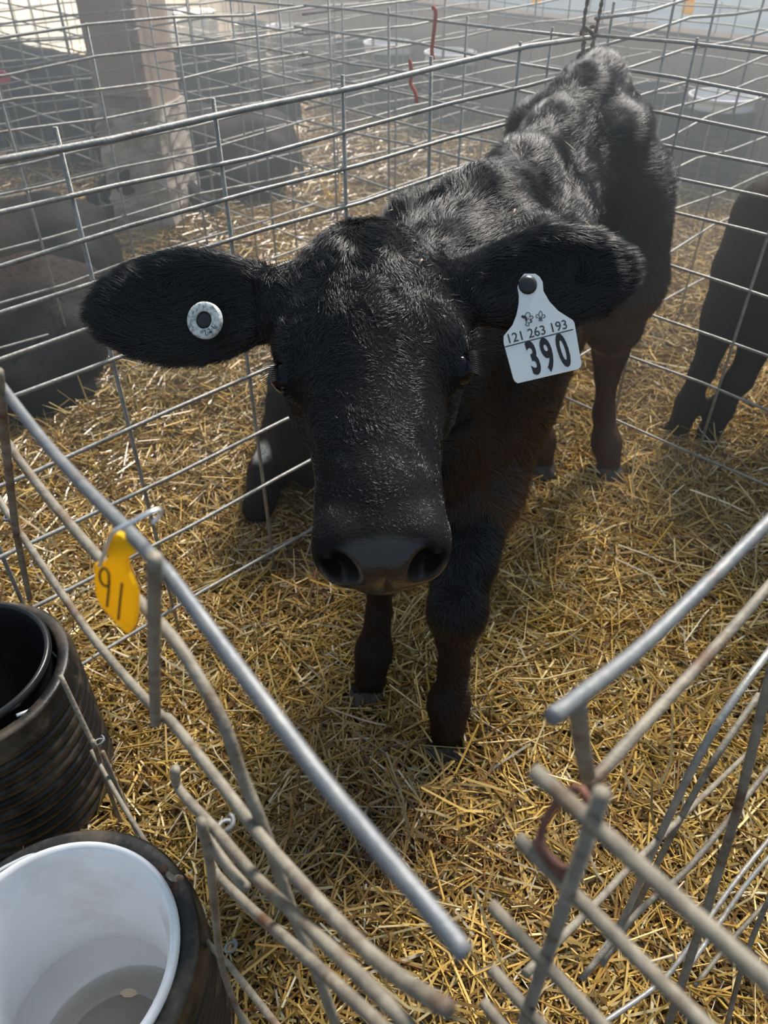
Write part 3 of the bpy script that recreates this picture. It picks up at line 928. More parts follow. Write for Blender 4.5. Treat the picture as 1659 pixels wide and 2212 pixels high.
def build_main_calf():
    F = Field(grid_axis([(-.32, -.12, .0045), (-.12, .10, .0031), (.10, .27, .0045), (.27, .56, .0075)]),
              grid_axis([(.39, .78, .0031), (.78, 1.70, .0080)]),
              grid_axis([(-.02, .12, .0045), (.12, .52, .0075), (.52, .85, .0031), (.85, .90, .01)]))
    spine = [(.070, .86, .715), (.115, .96, .735), (.19, 1.13, .735), (.262, 1.29, .748), (.325, 1.42, .775), (.372, 1.50, .782), (.398, 1.55, .765)]
    # trunk
    F.ell((.185, 1.11, .555), (.30, .128, .180), BAX, .05)
    F.ell((.115, .955, .56), (.16, .118, .185), BAX, .06)
    F.ell((.275, 1.32, .585), (.20, .115, .165), BAX, .06)
    F.ell((.345, 1.435, .64), (.150, .118, .145), BAX, .05)
    F.chain(spine, [.045, .036, .030, .028, .030, .032, .024], .05)
    for s in (-1, 1):
        F.ell(np.array((.325, 1.405, .732)) + BL * s * .086, (.050, .026, .024), BAX, .05)     # hip bones
        F.ell(np.array((.392, 1.535, .715)) + BL * s * .062, (.030, .024, .030), BAX, .06)     # pin bones
        F.ell(np.array((.105, .93, .60)) + BL * s * .088, (.095, .040, .150), BAX, .05)        # shoulder blades
        F.ell(np.array((.262, 1.28, .64)) + BL * s * .150, (.070, .035, .075), BAX, .06, True)  # hollow of the flank
    F.ell((.065, .845, .485), (.085, .085, .105), BAX, .05)                                   # brisket
    # neck
    F.cone((.095, .91, .61), (.005, .735, .690), .118, .078, .05, (BL, .82))
    F.cone((.075, .88, .50), (.010, .74, .655), .075, .055, .05, (BL, .85))
    # tail
    F.chain([(.398, 1.55, .765), (.412, 1.578, .72), (.410, 1.58, .60), (.408, 1.575, .42)], [.024, .016, .011, .015], .02)
    # forelegs
    fw = np.array([0.03, -1, 0]); lt = np.array([1, 0.03, 0])
    F.chain([(.150, .905, .50), (.128, .83, .41), (.105, .755, .350), (.098, .715, .287), (.099, .709, .235), (.0995, .707, .18), (.096, .701, .108), (.096, .690, .062)],
            [.075, .058, .043, .0345, .0225, .0185, .0275, .0265], .022)
    F.ell((.098, .700, .302), (.030, .022, .040), None, .03)
    hoof_pair(F, (.096, .682, .004), fw, lt)
    F.chain([(.015, .955, .50), (-.010, .90, .41), (-.010, .855, .345), (-.006, .832, .285), (-.006, .823, .235), (-.008, .815, .18), (-.016, .803, .105), (-.022, .790, .060)],
            [.070, .052, .038, .035, .0205, .018, .0275, .0265], .016)
    hoof_pair(F, (-.026, .782, .004), np.array([-0.15, -1, 0]) / 1.01, lt)
    # hind legs
    F.chain([np.array((.345, 1.43, .62)) + BL * .065, (.425, 1.345, .49), (.452, 1.41, .37), (.480, 1.475, .278), (.478, 1.462, .235), (.480, 1.435, .15), (.492, 1.415, .088), (.500, 1.402, .055)],
            [.105, .078, .052, .034, .0235, .0205, .0290, .0270], .022)
    F.ell((.484, 1.495, .300), (.022, .026, .030), None, .02)
    hoof_pair(F, (.504, 1.394, .004), np.array([0.25, -0.97, 0]), np.array([.97, .25, 0]))
    F.chain([np.array((.345, 1.43, .62)) - BL * .065, (.265, 1.40, .48), (.300, 1.455, .37), (.335, 1.515, .278), (.337, 1.50, .235), (.342, 1.46, .15), (.350, 1.425, .088), (.354, 1.412, .055)],
            [.100, .075, .050, .033, .0225, .020, .0280, .0265], .022)
    hoof_pair(F, (.356, 1.404, .004), np.array([0.1, -0.99, 0]), np.array([.99, .1, 0]))
    # head and ears
    head_shape(F, hd, HAX)
    ear_shape(F, (-.092, .690, .738), (-.286, .700, .722), (-.25, -.80, .55), .110)
    ear_shape(F, (.070, .695, .746), (.242, .722, .759), (.15, -.82, .52), .098)
    P, Q = F.surface()
    P = relax(P, Q, 2, 0.45)
    N, area = normals(P, Q)
    # coat colour: black, browner on the lower flank, chest and legs
    def tint(p, n):
        hs = (p - HP) @ HF
        lo = np.clip((0.60 - p[:, 2]) / 0.22, 0, 1) * np.clip((p[:, 0] + 0.02) / 0.12, 0, 1)
        lo *= np.clip(0.55 + 0.5 * wave3(p, 9, 4), 0, 1) * (p[:, 1] > 0.76) * (p[:, 2] > 0.24)
        hind = np.clip((p[:, 1] - 1.15) / 0.1, 0, 1) * np.clip(0.5 + 0.6 * wave3(p, 14, 5), 0, 1) * np.clip((0.68 - p[:, 2]) / 0.1, 0, 1) * 0.7
        leg = (p[:, 2] < 0.30) * 0.12
        f = np.clip(np.maximum(np.maximum(lo, hind), leg), 0, 1)[:, None]
        return BLACK * (1 - f) + BROWN * f
    C = P[Q].mean(1)
    loc = np.stack([(C - HP) @ HX, (C - HP) @ HF, (C - HP) @ HNRM], 1)
    fm = np.zeros(len(Q), int)
    fm[C[:, 2] < 0.040] = 1
    global CALF_P, CALF_Q
    CALF_P, CALF_Q = P, Q
    rt = root('calf', (.22, 1.08, 0), 'black calf standing in the middle of the picture, facing the camera', 'calf')
    lv = np.stack([(P - HP) @ HX, (P - HP) @ HF, (P - HP) @ HNRM], 1)
    smooth = lambda x: np.clip(x, 0, 1) ** 2 * (3 - 2 * np.clip(x, 0, 1))
    wet = smooth((lv[:, 1] - .318 - 5.0 * lv[:, 0] ** 2) / .010) * (lv[:, 2] > -.115) * (P[:, 2] > .5) * (np.abs(lv[:, 0]) < .06)
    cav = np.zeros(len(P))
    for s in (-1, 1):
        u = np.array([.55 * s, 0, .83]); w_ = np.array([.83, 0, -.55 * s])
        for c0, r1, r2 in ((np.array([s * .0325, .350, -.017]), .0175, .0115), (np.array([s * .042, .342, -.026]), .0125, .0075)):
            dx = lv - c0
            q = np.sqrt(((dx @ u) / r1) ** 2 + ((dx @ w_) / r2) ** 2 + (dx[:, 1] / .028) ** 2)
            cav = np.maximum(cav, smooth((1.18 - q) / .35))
    col = tint(P, N)
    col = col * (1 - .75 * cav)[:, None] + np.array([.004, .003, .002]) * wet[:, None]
    me = np_mesh('body', P, Q, ['skin', 'hoof'], col, fm)
    at = me.attributes.new('wet', 'FLOAT', 'POINT')
    at.data.foreach_set('value', np.ascontiguousarray(wet * (1 - cav), np.float32))
    link('body', me, rt)

    def flow(p, n):
        d = np.tile(BA * 0.8 + np.array([0, 0, -0.45]), (len(p), 1))
        side = np.abs((p - np.array([.2, 1.1, 0])) @ BL)
        d[:, 2] -= np.clip((0.66 - p[:, 2]) / 0.15, 0, 1) * 0.9
        l = np.stack([(p - HP) @ HX, (p - HP) @ HF, (p - HP) @ HNRM], 1)
        head = (p[:, 1] < 0.80) & (p[:, 2] > 0.52) & (l[:, 1] > -0.02) & (np.abs(l[:, 0]) < 0.105)
        whirl = l[:, 1] - 0.13
        dh = -HF * 0.9 + HX[None] * (l[:, :1] * 9)
        dl = HF * 0.8 + HX[None] * (l[:, :1] * 9)
        m = np.clip(whirl / 0.04 * 0.5 + 0.5, 0, 1)[:, None]
        d = np.where(head[:, None], dh * m * 0.5 + dl * (1 - m) * 0.3 + dl * m * 0.6, d)
        ear = (np.abs(l[:, 0]) >= 0.105) & (p[:, 1] < 0.80) & (p[:, 2] > 0.65)
        de = np.sign(l[:, :1]) * HX[None] + np.array([0, 0.1, -0.25])
        return np.where(ear[:, None], de, d)
    def length(p, n):
        l = np.stack([(p - HP) @ HX, (p - HP) @ HF, (p - HP) @ HNRM], 1)
        out = np.full(len(p), 0.024)
        out = np.interp(p[:, 2], [0.2, 0.30, 0.44, 0.56, 0.64], [0.009, 0.011, 0.026, 0.028, 0.024])
        head = (p[:, 1] < 0.80) & (p[:, 2] > 0.55) & (l[:, 1] > -0.02) & (np.abs(l[:, 0]) < 0.105)
        hl = np.interp(l[:, 1], [-0.02, 0.03, 0.08, 0.15, 0.28, 0.315, 0.33], [0.018, 0.016, 0.010, 0.0065, 0.005, 0.0045, 0.0])
        hl = np.where((np.abs(np.abs(l[:, 0]) - .083) < .016) & (np.abs(l[:, 1] - .148) < .019) & (np.abs(l[:, 2] + .042) < .017), 0.0, hl)
        out = np.where(head, hl, out)
        ear = (np.abs(l[:, 0]) >= 0.105) & (p[:, 1] < 0.80) & (p[:, 2] > 0.65)
        out = np.where(ear, 0.015, out)
        return np.where(p[:, 2] < 0.045, 0, out)
    def density(c, n):
        l0 = np.abs((c - HP) @ HX)
        w = np.ones(len(c))
        w = np.where((c[:, 1] < 0.80) & (c[:, 2] > 0.52), 2.8, w)
        w = np.where((c[:, 1] < 0.56) & (c[:, 2] > 0.52), 4.5, w)
        return w
    o = add_fur('fur', rt, P, Q, 420000, flow, length, 0.00020, tint, density, 21)
    # eyes, lashes
    for s in (-1, 1):
        c = hd(s * .0785, .148, -.0425)
        v, f = lathe([(0.0, -.0155)] + [(0.0155 * math.cos(a), 0.0155 * math.sin(a)) for a in np.linspace(-1.4, 1.4, 11)] + [(0.0, .0155)], 20, c)
        link('eye', mesh_from('eye', v, f, 'eyeball'), rt)
        lash = []
        for k in range(13):
            t = -0.9 + 1.8 * k / 12
            b = hd(s * (.0855 + .002 * math.cos(t)), .149 + .013 * math.sin(t), -.030 + .003 * math.cos(t))
            e = b + HX * s * .013 + HNRM * .003 + HF * (.004 * math.sin(t)) - np.array([0, 0, .006])
            lash.append(tube([b, (b + e) / 2 + np.array([0, 0, .0015]), e], [.0005, .0004, .0001], 5))
        v, f = merge(lash)
        lo = link('eyelashes', mesh_from('eyelashes', v, f, 'ink'), rt); lo['kind'] = 'stuff'
    return rt
CALF = build_main_calf()

# ------------------------------------------------------------------ ear tags of the standing calf
CRIGHT = np.array([1.0, 0, 0]); CUP = np.array([0, SN, CS]); CBACK = np.array([0, -CS, SN])

def map_flat(geo, org, ex, ey, ez, rot=0.0, dx=0.0, dy=0.0, dz=0.0):
    v, f = geo
    c, s = math.cos(rot), math.sin(rot)
    return [org + ex * (c * x - s * y + dx) + ey * (s * x + c * y + dy) + ez * (z + dz) for x, y, z in v], f

def ear_tag_panel():
    # a flat plastic panel hanging before the ear; tilted a little from upright
    org = np.array([.1435, .640, .727])
    ez = np.array([0.08, -0.80, 0.60]); ez /= np.linalg.norm(ez)
    ex = CRIGHT - ez * (CRIGHT @ ez); ex /= np.linalg.norm(ex)
    ey = np.cross(ez, ex)
    m = 0.0001017           # metres per traced unit
    zx0, zy0 = 500, 660
    pts = [(330, 110), (285, 170), (272, 230), (285, 300), (283, 380), (265, 470), (230, 560), (150, 660), (150, 720), (238, 1030), (252, 1058), (280, 1075), (825, 945), (850, 925), (858, 895), (790, 535), (775, 510),
           (740, 490), (640, 430), (560, 350), (505, 260), (498, 180), (470, 135), (430, 108)]
    out2 = [((x - zx0) * m, -(y - zy0) * m) for x, y in pts]
    outl = [org + ex * x + ey * y for x, y in out2]
    v, f = slab(outl, ez, 0.0016)
    t = link('ear_tag', mesh_from('ear_tag', v, f, 'white_tag', smooth=False), CALF)
    t['label'] = 'white plastic ear tag printed 390'
    def put(geo, x, y, rot, mat, name):
        vv, ff = map_flat(geo, org, ex, ey, ez, rot, (x - zx0) * m, -(y - zy0) * m, 0.00115)
        return link(name, mesh_from(name, vv, ff, mat, smooth=False), t)
    rt_ = math.radians(14.8)
    put(text_geo('121 263 193', 0.0118, 0.00012, 0.98), 448, 622, rt_, 'faded_ink', 'small_number')
    # ruled line
    a, b = (160, 752), (778, 588)
    ln = [org + ex * ((x - zx0) * m) + ey * (-(y - zy0) * m) + ez * 0.0011 for x, y in ((a[0], a[1]), (b[0], b[1]), (b[0], b[1] + 10), (a[0], a[1] + 10))]
    v, f = slab(ln, ez, 0.0002)
    link('ruled_line', mesh_from('ruled_line', v, f, 'faded_ink', smooth=False), t)
    for ch, x, y in (('3', 432, 862), ('9', 560, 832), ('0', 700, 792)):
        put(text_geo(ch, 0.0415, 0.0013, 0.50, shear=-0.12), x, y, rt_, 'ink', 'digit')
    # small outline of a cow's head and a fleur-de-lis
    def strokes(paths, r, cx, cy, sc, name):
        parts = []
        for p in paths:
            P = [org + ex * ((cx - zx0) * m + x * sc * m) + ey * (-(cy - zy0) * m - y * sc * m) + ez * 0.0010 for x, y in p]
            parts.append(tube(smooth_path(P, 4), r, 5))
        vv, ff = merge(parts)
        o = link(name, mesh_from(name, vv, ff, 'faded_ink'), t)
        return o
    fleur = [[(0, -40), (-14, -18), (-14, 4), (0, 22), (14, 4), (14, -18), (0, -40)], [(-6, 28), (-12, 6), (-30, -6), (-42, 8), (-34, 24), (-22, 16)], [(6, 28), (12, 6), (30, -6), (42, 8), (34, 24), (22, 16)],
             [(-20, 28), (0, 31), (20, 28)], [(-4, 30), (-16, 50), (-8, 46)], [(4, 30), (16, 50), (8, 46)], [(0, 30), (0, 56)]]
    strokes(fleur, 0.00032, 480, 472, 1.0, 'lily_emblem')
    cow = [[(-55, -10), (-40, -22), (-22, -14), (-18, 8), (-8, 40), (-14, 60), (0, 68), (16, 62), (14, 40)], [(-22, -14), (-8, -44), (14, -50), (26, -30), (20, -8)], [(20, -8), (44, -22), (52, -4), (34, 8), (24, 6)],
           [(-40, -22), (-46, -6), (-26, 2)], [(24, 6), (30, 30), (16, 44), (2, 36)], [(30, 14), (44, 22), (38, 36), (28, 30)], [(-10, -2), (-4, 16)], [(12, -4), (8, 14)]]
    strokes(cow, 0.00036, 360, 500, 1.0, 'cow_emblem')
    patch = [(-50, -12), (-30, -18), (-18, 0), (-8, 34), (2, 20), (-2, -6), (-16, -20)]
    P = [org + ex * ((360 - zx0) * m + x * m) + ey * (-(500 - zy0) * m - y * m) + ez * 0.0010 for x, y in patch]
    v, f = slab(P, ez, 0.0002)
    link('cow_patch', mesh_from('cow_patch', v, f, 'faded_ink', smooth=False), t)
    # black stud through the ear
    so = org + ex * ((362 - zx0) * m) + ey * (-(208 - zy0) * m)
    V, Fc = lathe([(0.0, 0.0026), (0.0050, 0.0024), (0.0082, 0.0012), (0.0088, -0.001), (0.0040, -0.0015), (0.0035, -0.020), (0.0, -0.020)], 28)
    V = [so + ex * x + ey * y + ez * (z + 0.001) for x, y, z in V]
    link('stud', mesh_from('stud', V, Fc, 'clean_black_plastic'), t)
ear_tag_panel()

def ear_button():
    org = np.array([-.1655, .6585, .7345])
    ez = np.array([-0.22, -0.80, 0.55]); ez /= np.linalg.norm(ez)
    ex = CRIGHT - ez * (CRIGHT @ ez); ex /= np.linalg.norm(ex)
    ey = np.cross(ez, ex)
    V, Fc = lathe([(0.0078, -0.004), (0.0080, 0.0012), (0.0092, 0.0022), (0.0150, 0.0018), (0.0168, 0.0004), (0.0170, -0.004)], 40)
    V = [org + ex * x + ey * y + ez * z for x, y, z in V]
    t = link('button_tag', mesh_from('button_tag', V, Fc, 'button_tag'), CALF)
    t['label'] = 'round pale button tag in the left-hand ear'
    V, Fc = lathe([(0.0, 0.0010), (0.0050, 0.0008), (0.0078, -0.0005), (0.0078, -0.016), (0.0, -0.016)], 28)
    V = [org + ex * x + ey * y + ez * z for x, y, z in V]
    link('stud', mesh_from('stud', V, Fc, 'clean_black_plastic'), t)
    for k, ch in enumerate('121'):
        a = math.radians(-80 + 22 * k)
        geo = text_geo(ch, 0.0066, 0.0001, 0.8)
        vv, ff = map_flat(geo, org + ex * 0.0122 * math.cos(a) + ey * 0.0122 * math.sin(a), ex, ey, ez, a + math.pi / 2, 0, 0, 0.0022)
        link('digit', mesh_from('digit', vv, ff, 'ink', smooth=False), t)
ear_button()

# ================================================================== the other calves
def rot_z(v, a):
    c, s = math.cos(a), math.sin(a)
    return np.array([c * v[0] - s * v[1], s * v[0] + c * v[1], v[2]])

def other_tint(P, N, brown, seed):
    f = np.clip(0.3 + 0.5 * wave3(P, 10, seed), 0, 1)[:, None] * brown
    return BLACK * 0.75 * (1 - f) + BROWN * f

def short_fur(rt, P, Q, seed, count, ln=0.013, brown=0.2):
    add_fur('fur', rt, P, Q, count, lambda p, n: np.tile(np.array([0.5, 0.3, -0.6]), (len(p), 1)), lambda p, n: np.where(p[:, 2] < 0.03, 0, ln), 0.00032,
            lambda p, n: other_tint(p, n, brown, seed), lambda c, n: np.ones(len(c)), seed, 0.5, mat='dull_hair')

def lying_calf(loc, ang, label, sc=1.0, head='side', seed=1, step=0.009, fur=16000, white=None, z=0.0, brown=0.15, ear=True):
    """calf lying on its chest with folded legs; local x runs from rump to head"""
    F = Field(np.arange(-.55, .66, step), np.arange(-.42, .43, step), np.arange(-.03, .60, step))
    F.ell((0, 0, .175), (.34, .165, .175), None, .05)
    F.ell((-.24, .01, .165), (.17, .165, .160), None, .06)
    F.ell((.20, 0, .205), (.17, .135, .185), None, .06)
    F.chain([(-.38, .01, .25), (-.25, .01, .305), (0, 0, .325), (.2, 0, .365), (.28, 0, .36)], [.03, .03, .028, .03, .05], .05)
    for s in (-1, 1):
        F.ell((-.22, s * .10, .27), (.05, .03, .03), None, .05)
        F.chain([(.22, s * .10, .16), (.33, s * .12, .10), (.42, s * .11, .065), (.30, s * .125, .04), (.22, s * .12, .035)], [.07, .045, .034, .024, .026], .02)
        F.chain([(-.22, s * .13, .16), (-.08, s * .20, .12), (-.20, s * .22, .06), (-.06, s * .235, .035), (.05, s * .24, .03), (.10, s * .24, .026)], [.11, .07, .04, .024, .026, .022], .02)
    F.chain([(-.38, .01, .25), (-.42, .03, .16), (-.40, .10, .05), (-.30, .20, .03)], [.024, .016, .012, .02], .02)
    if head == 'side':       # head laid back along the flank
        a, hp, hf = (.30, 0, .30), np.array([.30, .20, .30]), np.array([-.60, .52, -.62])
    elif head == 'up':
        a, hp, hf = (.30, 0, .30), np.array([.40, -.02, .50]), np.array([.85, -.10, -.52])
    else:                    # low, chin on the straw in front
        a, hp, hf = (.30, 0, .28), np.array([.42, -.03, .27]), np.array([.90, -.15, -.42])
    hint = np.cross(hf, (0, 0, 1.0))
    HXl, HFl, HNl = frame_from(hf, hint)
    if HNl[2] < 0: HXl, HNl = -HXl, -HNl
    hh = lambda x, s, n: hp + (HXl * x + HFl * s + HNl * n)
    F.cone(a, hh(0, .06, -.09), .105, .075, .05)
    F.cone((.30, 0, .20), hh(0, .08, -.11), .08, .055, .05)
    head_shape(F, hh, [HXl, HFl, HNl], 1.0, False)
    if ear:
        for s in (-1, 1):
            b = hh(s * .075, .05, -.06)
            ear_shape(F, b, b + HXl * s * .15 - HFl * .02 + HNl * -.02, HNl * .6 + HFl * .6, .085, .02, .012)
    P, Q = F.surface()
    P = relax(P, Q, 2, 0.45) * sc
    c, s = math.cos(ang), math.sin(ang)
    P = np.stack([c * P[:, 0] - s * P[:, 1] + loc[0], s * P[:, 0] + c * P[:, 1] + loc[1], P[:, 2] + z], 1)
    N, _ = normals(P, Q)
    rt = root('calf', (loc[0], loc[1], 0), label, 'calf', 'other calves in the pens')
    col = other_tint(P, N, brown, seed)
    if white is not None:
        d = ray(*white[0]); d = d / np.linalg.norm(d)
        rel = P - np.array([0, 0, CAM_H]); along = rel @ d
        off = np.linalg.norm(rel - along[:, None] * d, axis=1)
        near = np.where(off < .012)[0]
        ctr = P[near[np.argmin(along[near])]] if len(near) else P[np.argmin(off)]
        w = np.exp(-((P - ctr) ** 2).sum(1) / white[1] ** 2)[:, None]
        w = np.clip(w * 2 - 0.4, 0, 1)
        col = col * (1 - w) + np.array([.66, .60, .52]) * w
    hl = np.stack([(P - 0)], 0)
    link('body', np_mesh('body', P, Q, ['far_coat'], col), rt)
    if fur:
        short_fur(rt, P, Q, seed, fur, brown=brown)
    to = lambda p: np.array([c * p[0] - s * p[1], s * p[0] + c * p[1], p[2]]) * np.array([sc, sc, sc]) + np.array([loc[0], loc[1], z])
    for sg in (-1, 1):
        e = to(hh(sg * .0755, .149, -.047))
        v, f = lathe([(0.0, -.0155)] + [(0.0155 * math.cos(t), 0.0155 * math.sin(t)) for t in np.linspace(-1.4, 1.4, 7)] + [(0.0, .0155)], 12, e)
        link('eye', mesh_from('eye', v, f, 'eyeball'), rt)
    return rt

lying_calf(pen(-1.00, -1.02), math.radians(225), 'black calf lying at the left edge behind the near panels, head curled to its flank', 1.0, 'side', 31, fur=26000, z=0.0)
lying_calf(pen(-0.75, -1.45), math.radians(225), 'black calf lying left of the barn post pier', 1.0, 'side', 32, fur=16000)
lying_calf(pen(0.40, -1.99), math.radians(215), 'black calf lying up against the right side of the barn post', 1.02, 'side', 33, fur=14000)
lying_calf(pen(0.30, -2.98), math.radians(170), 'black calf lying in the far left pen beyond the post', 1.15, 'up', 34, step=.012, fur=9000, z=0.05)
lying_calf(pen(0.85, -2.90), math.radians(10), 'black calf far back, half hidden behind the barn post', 1.0, 'low', 35, step=.012, fur=6000, z=0.05)

def curled_calf():
    """calf lying close behind the left panel: only its folded legs show past the standing calf's cheek"""
    return lying_calf((-0.075, 1.545), math.radians(255), 'black calf with a white spot, curled up behind the standing calf head', .85, 'side', 36, step=.007, fur=24000, white=((552, 975), .024))
curled_calf()

def right_calf():
    """standing calf in the pen on the right; forelegs and chest in view"""
    F = Field(np.arange(.52, 1.70, .0085), np.arange(.85, 2.20, .0085), np.arange(-.03, .95, .0085))
    az = math.radians(62)
    A = np.array([math.sin(az), math.cos(az), 0]); Lr = np.array([A[1], -A[0], 0]); ax = [A, Lr, np.array([0, 0, 1.0])]
    sh = np.array([.93, 1.66, 0.0])
    F.ell(sh + A * .22 + (0, 0, .58), (.30, .13, .18), ax, .05)
    F.ell(sh + A * .03 + (0, 0, .57), (.15, .12, .19), ax, .05)
    F.ell(sh + A * .45 + (0, 0, .62), (.14, .12, .15), ax, .05)
    F.chain([sh + (0, 0, .74), sh + A * .2 + (0, 0, .74), sh + A * .45 + (0, 0, .76)], [.04, .03, .03], .05)
    F.cone(sh + A * -.02 + Lr * .04 + (0, 0, .60), sh + A * -.02 + Lr * .25 + (0, 0, .74), .115, .085, .05)
    f1 = on_ground(1456, 950); f2 = on_ground(1522, 962)
    def leg(foot, top, seed):
        kn = foot * .55 + top * .45; kn = np.array([kn[0], kn[1], .285])
        fet = foot + np.array([.012, .004, .10])
        F.chain([top + np.array([0, 0, .50]), top * .6 + foot * .4 + np.array([0, 0, .40]), kn + np.array([0, 0, .03]), kn, kn * .75 + foot * .25 + np.array([0, 0, -.05]), fet * .6 + kn * .4, fet, foot + np.array([.004, 0, .05])],
                [.075, .056, .042, .040, .026, .022, .029, .027], .018)
        hoof_pair(F, foot + np.array([0, 0, .004]), np.array([-.85, -.5, 0]), np.array([.5, -.85, 0]))
    leg(f1, np.array([.815, 1.66, 0]), 1); leg(f2, np.array([.90, 1.585, 0]), 2)
    for s in (-1, 1):
        h = sh + A * .46 + Lr * s * .075
        F.chain([h + (0, 0, .58), h + A * -.06 + (0, 0, .46), h + A * .05 + (0, 0, .28), h + A * .02 + (0, 0, .16), h + A * .01 + (0, 0, .08), h + (0, 0, .05)], [.10, .075, .034, .021, .029, .027], .022)
        hoof_pair(F, h + np.array([0, 0, .004]), -A, Lr)
    # head turned away to the right, outside the picture
    hp = sh + A * -.02 + Lr * .30 + np.array([0, 0, .85])
    hx, hf, hn = frame_from(Lr * .9 + A * -.3 + np.array([0, 0, -.45]), A)
    if hn[2] < 0: hx, hn = -hx, -hn
    hh = lambda x, s, n: hp + hx * x + hf * s + hn * n
    head_shape(F, hh, [hx, hf, hn], 1.0, False)
    for s in (-1, 1):
        b = hh(s * .075, .05, -.06)
        ear_shape(F, b, b + hx * s * .14 - hf * .03, hf * .7 + hn * .5, .08, .02, .012)
    P, Q = F.surface(); P = relax(P, Q, 2, .45)
    N, _ = normals(P, Q)
    rt = root('calf', (1.05, 1.68, 0), 'dark calf standing at the right edge, forelegs seen through the wire', 'calf', 'other calves in the pens')
    link('body', np_mesh('body', P, Q, ['far_coat'], other_tint(P, N, .3, 40)), rt)
    short_fur(rt, P, Q, 40, 22000, .010, .3)
    for sg in (-1, 1):
        v, f = lathe([(0.0, -.0155)] + [(0.0155 * math.cos(t), 0.0155 * math.sin(t)) for t in np.linspace(-1.4, 1.4, 7)] + [(0.0, .0155)], 12, hh(sg * .0755, .149, -.047))
        link('eye', mesh_from('eye', v, f, 'eyeball'), rt)
right_calf()

# ================================================================== straw bedding: one mass of tens of thousands of stems
def straw_mass():
    g = np.random.default_rng(77)
    cx, cy, ln, wd, zz, tilt = [], [], [], [], [], []
    def sow(n, xr, yr, keep, lmin, lmax, w0, w1, zmax):
        x = g.uniform(*xr, n); y = g.uniform(*yr, n)
        m = keep(x, y)
        x, y = x[m], y[m]; k = len(x)
        L = lmin + (lmax - lmin) * g.beta(1.2, 2.6, k)
        cx.append(x); cy.append(y); ln.append(L); wd.append(g.uniform(w0, w1, k))
        zz.append(zmax * g.power(1.6, k)); tilt.append(g.normal(0, 0.13, k))
    def seen(x, y, marg=0.12):
        fw = CS * y + SN * CAM_H
        up = SN * y - CS * CAM_H
        return (np.abs(x) / fw < 0.5 + marg) & (up / fw > -0.667 - marg * 1.5) & (y > -0.2)
    def not_pail(x, y):
        k = (np.hypot(x - WX, y - WY) > 0.135) & (np.hypot(x - BX, y - BY) > 0.135)
        for hx, hy in ((.096, .655), (-.030, .758), (.51, 1.375), (.357, 1.385)):
            k &= np.hypot(x - hx, (y - hy) * 0.85) > 0.042
        return k
    sow(100000, (-1.0, 1.35), (-0.1, 1.75), lambda x, y: seen(x, y) & not_pail(x, y), .02, .22, .0016, .0042, .038)
    sow(26000, (-0.9, 1.25), (0.0, 1.6), lambda x, y: seen(x, y) & not_pail(x, y), .006, .03, .0018, .0045, .034)       # chaff
    sow(60000, (-2.3, 2.1), (1.6, 3.4), lambda x, y: seen(x, y), .03, .19, .0024, .0050, .036)
    sow(44000, (-4.2, 2.3), (3.3, 7.0), lambda x, y: seen(x, y, .3) & ((x - ORG[0]) * R2 + (y - ORG[1]) * R2 < 2.28), .05, .22, .0036, .0070, .045)
    cx, cy, ln, wd, zz, tilt = map(np.concatenate, (cx, cy, ln, wd, zz, tilt))
    n = len(cx)
    yaw = g.uniform(0, 2 * math.pi, n) + 0.0
    up = g.random(n) < 0.05
    tilt = np.where(up, g.uniform(0.2, 0.9, n), tilt)
    zz = np.where(up, zz + np.sin(np.abs(tilt)) * ln * 0.4, zz)
    base = ground_z(cx, cy) + zz
    D = np.stack([np.cos(yaw) * np.cos(tilt), np.sin(yaw) * np.cos(tilt), np.sin(tilt)], 1)
    S = np.stack([-np.sin(yaw), np.cos(yaw), np.zeros(n)], 1)
    U = np.cross(D, S)
    C = np.stack([cx, cy, base], 1)
    bend = g.normal(0, 0.09, n) * ln
    bendu = g.normal(0, 0.05, n) * ln
    V = np.zeros((n, 9, 3), np.float32)
    for i, t in enumerate((-0.5, 0.0, 0.5)):
        o = C + D * (ln * t)[:, None]
        if i == 1: o = o + S * bend[:, None] + U * bendu[:, None]
        o[:, 2] = np.maximum(o[:, 2], ground_z(o[:, 0], o[:, 1]) - 0.004)
        w = (wd * (0.5 if i != 2 else 0.42))[:, None]
        V[:, i * 3 + 0] = o + S * w
        V[:, i * 3 + 1] = o - S * w * 0.6 + U * w * 0.9
        V[:, i * 3 + 2] = o - S * w * 0.5 - U * w * 0.8
    q = []
    for i in range(2):
        for k in range(3):
            l = (k + 1) % 3
            q.append((i * 3 + k, i * 3 + l, i * 3 + 3 + l, i * 3 + 3 + k))
    q = np.array(q)
    Q = (np.arange(n)[:, None, None] * 9 + q[None]).reshape(-1, 4)
    pal = np.array([(.63, .41, .095), (.75, .52, .165), (.88, .71, .35), (.41, .225, .055), (.25, .125, .038), (.95, .84, .60), (.54, .35, .105)])
    pr = np.array([.26, .22, .12, .14, .08, .05, .13])
    ci = g.choice(len(pal), n, p=pr)
    col = pal[ci] * g.uniform(.42, 1.05, n)[:, None]
    # calf's shadow painted into the straw colour before the forelegs
    dk = np.exp(-(((cx - .07) / .17) ** 2 + ((cy - .53) / .13) ** 2)) * np.clip(0.75 + 0.6 * wave3(C, 12, 9), 0, 1)
    dk = np.maximum(dk, 0.55 * np.exp(-(((cx + .16) / .12) ** 2 + ((cy - 1.15) / .18) ** 2)))  # shade beside the muzzle, also darkened into the straw colour
    col = col * (1 - 0.62 * dk)[:, None] * np.array([1, 1, 1])
    col[:, 1:] *= (1 - 0.18 * dk)[:, None]
    me = np_mesh('straw_bedding', V.reshape(-1, 3), Q, ['straw'], np.repeat(col, 9, 0))
    me.polygons.foreach_set('use_smooth', np.zeros(len(me.polygons), bool))
    o = link('straw_bedding', me)
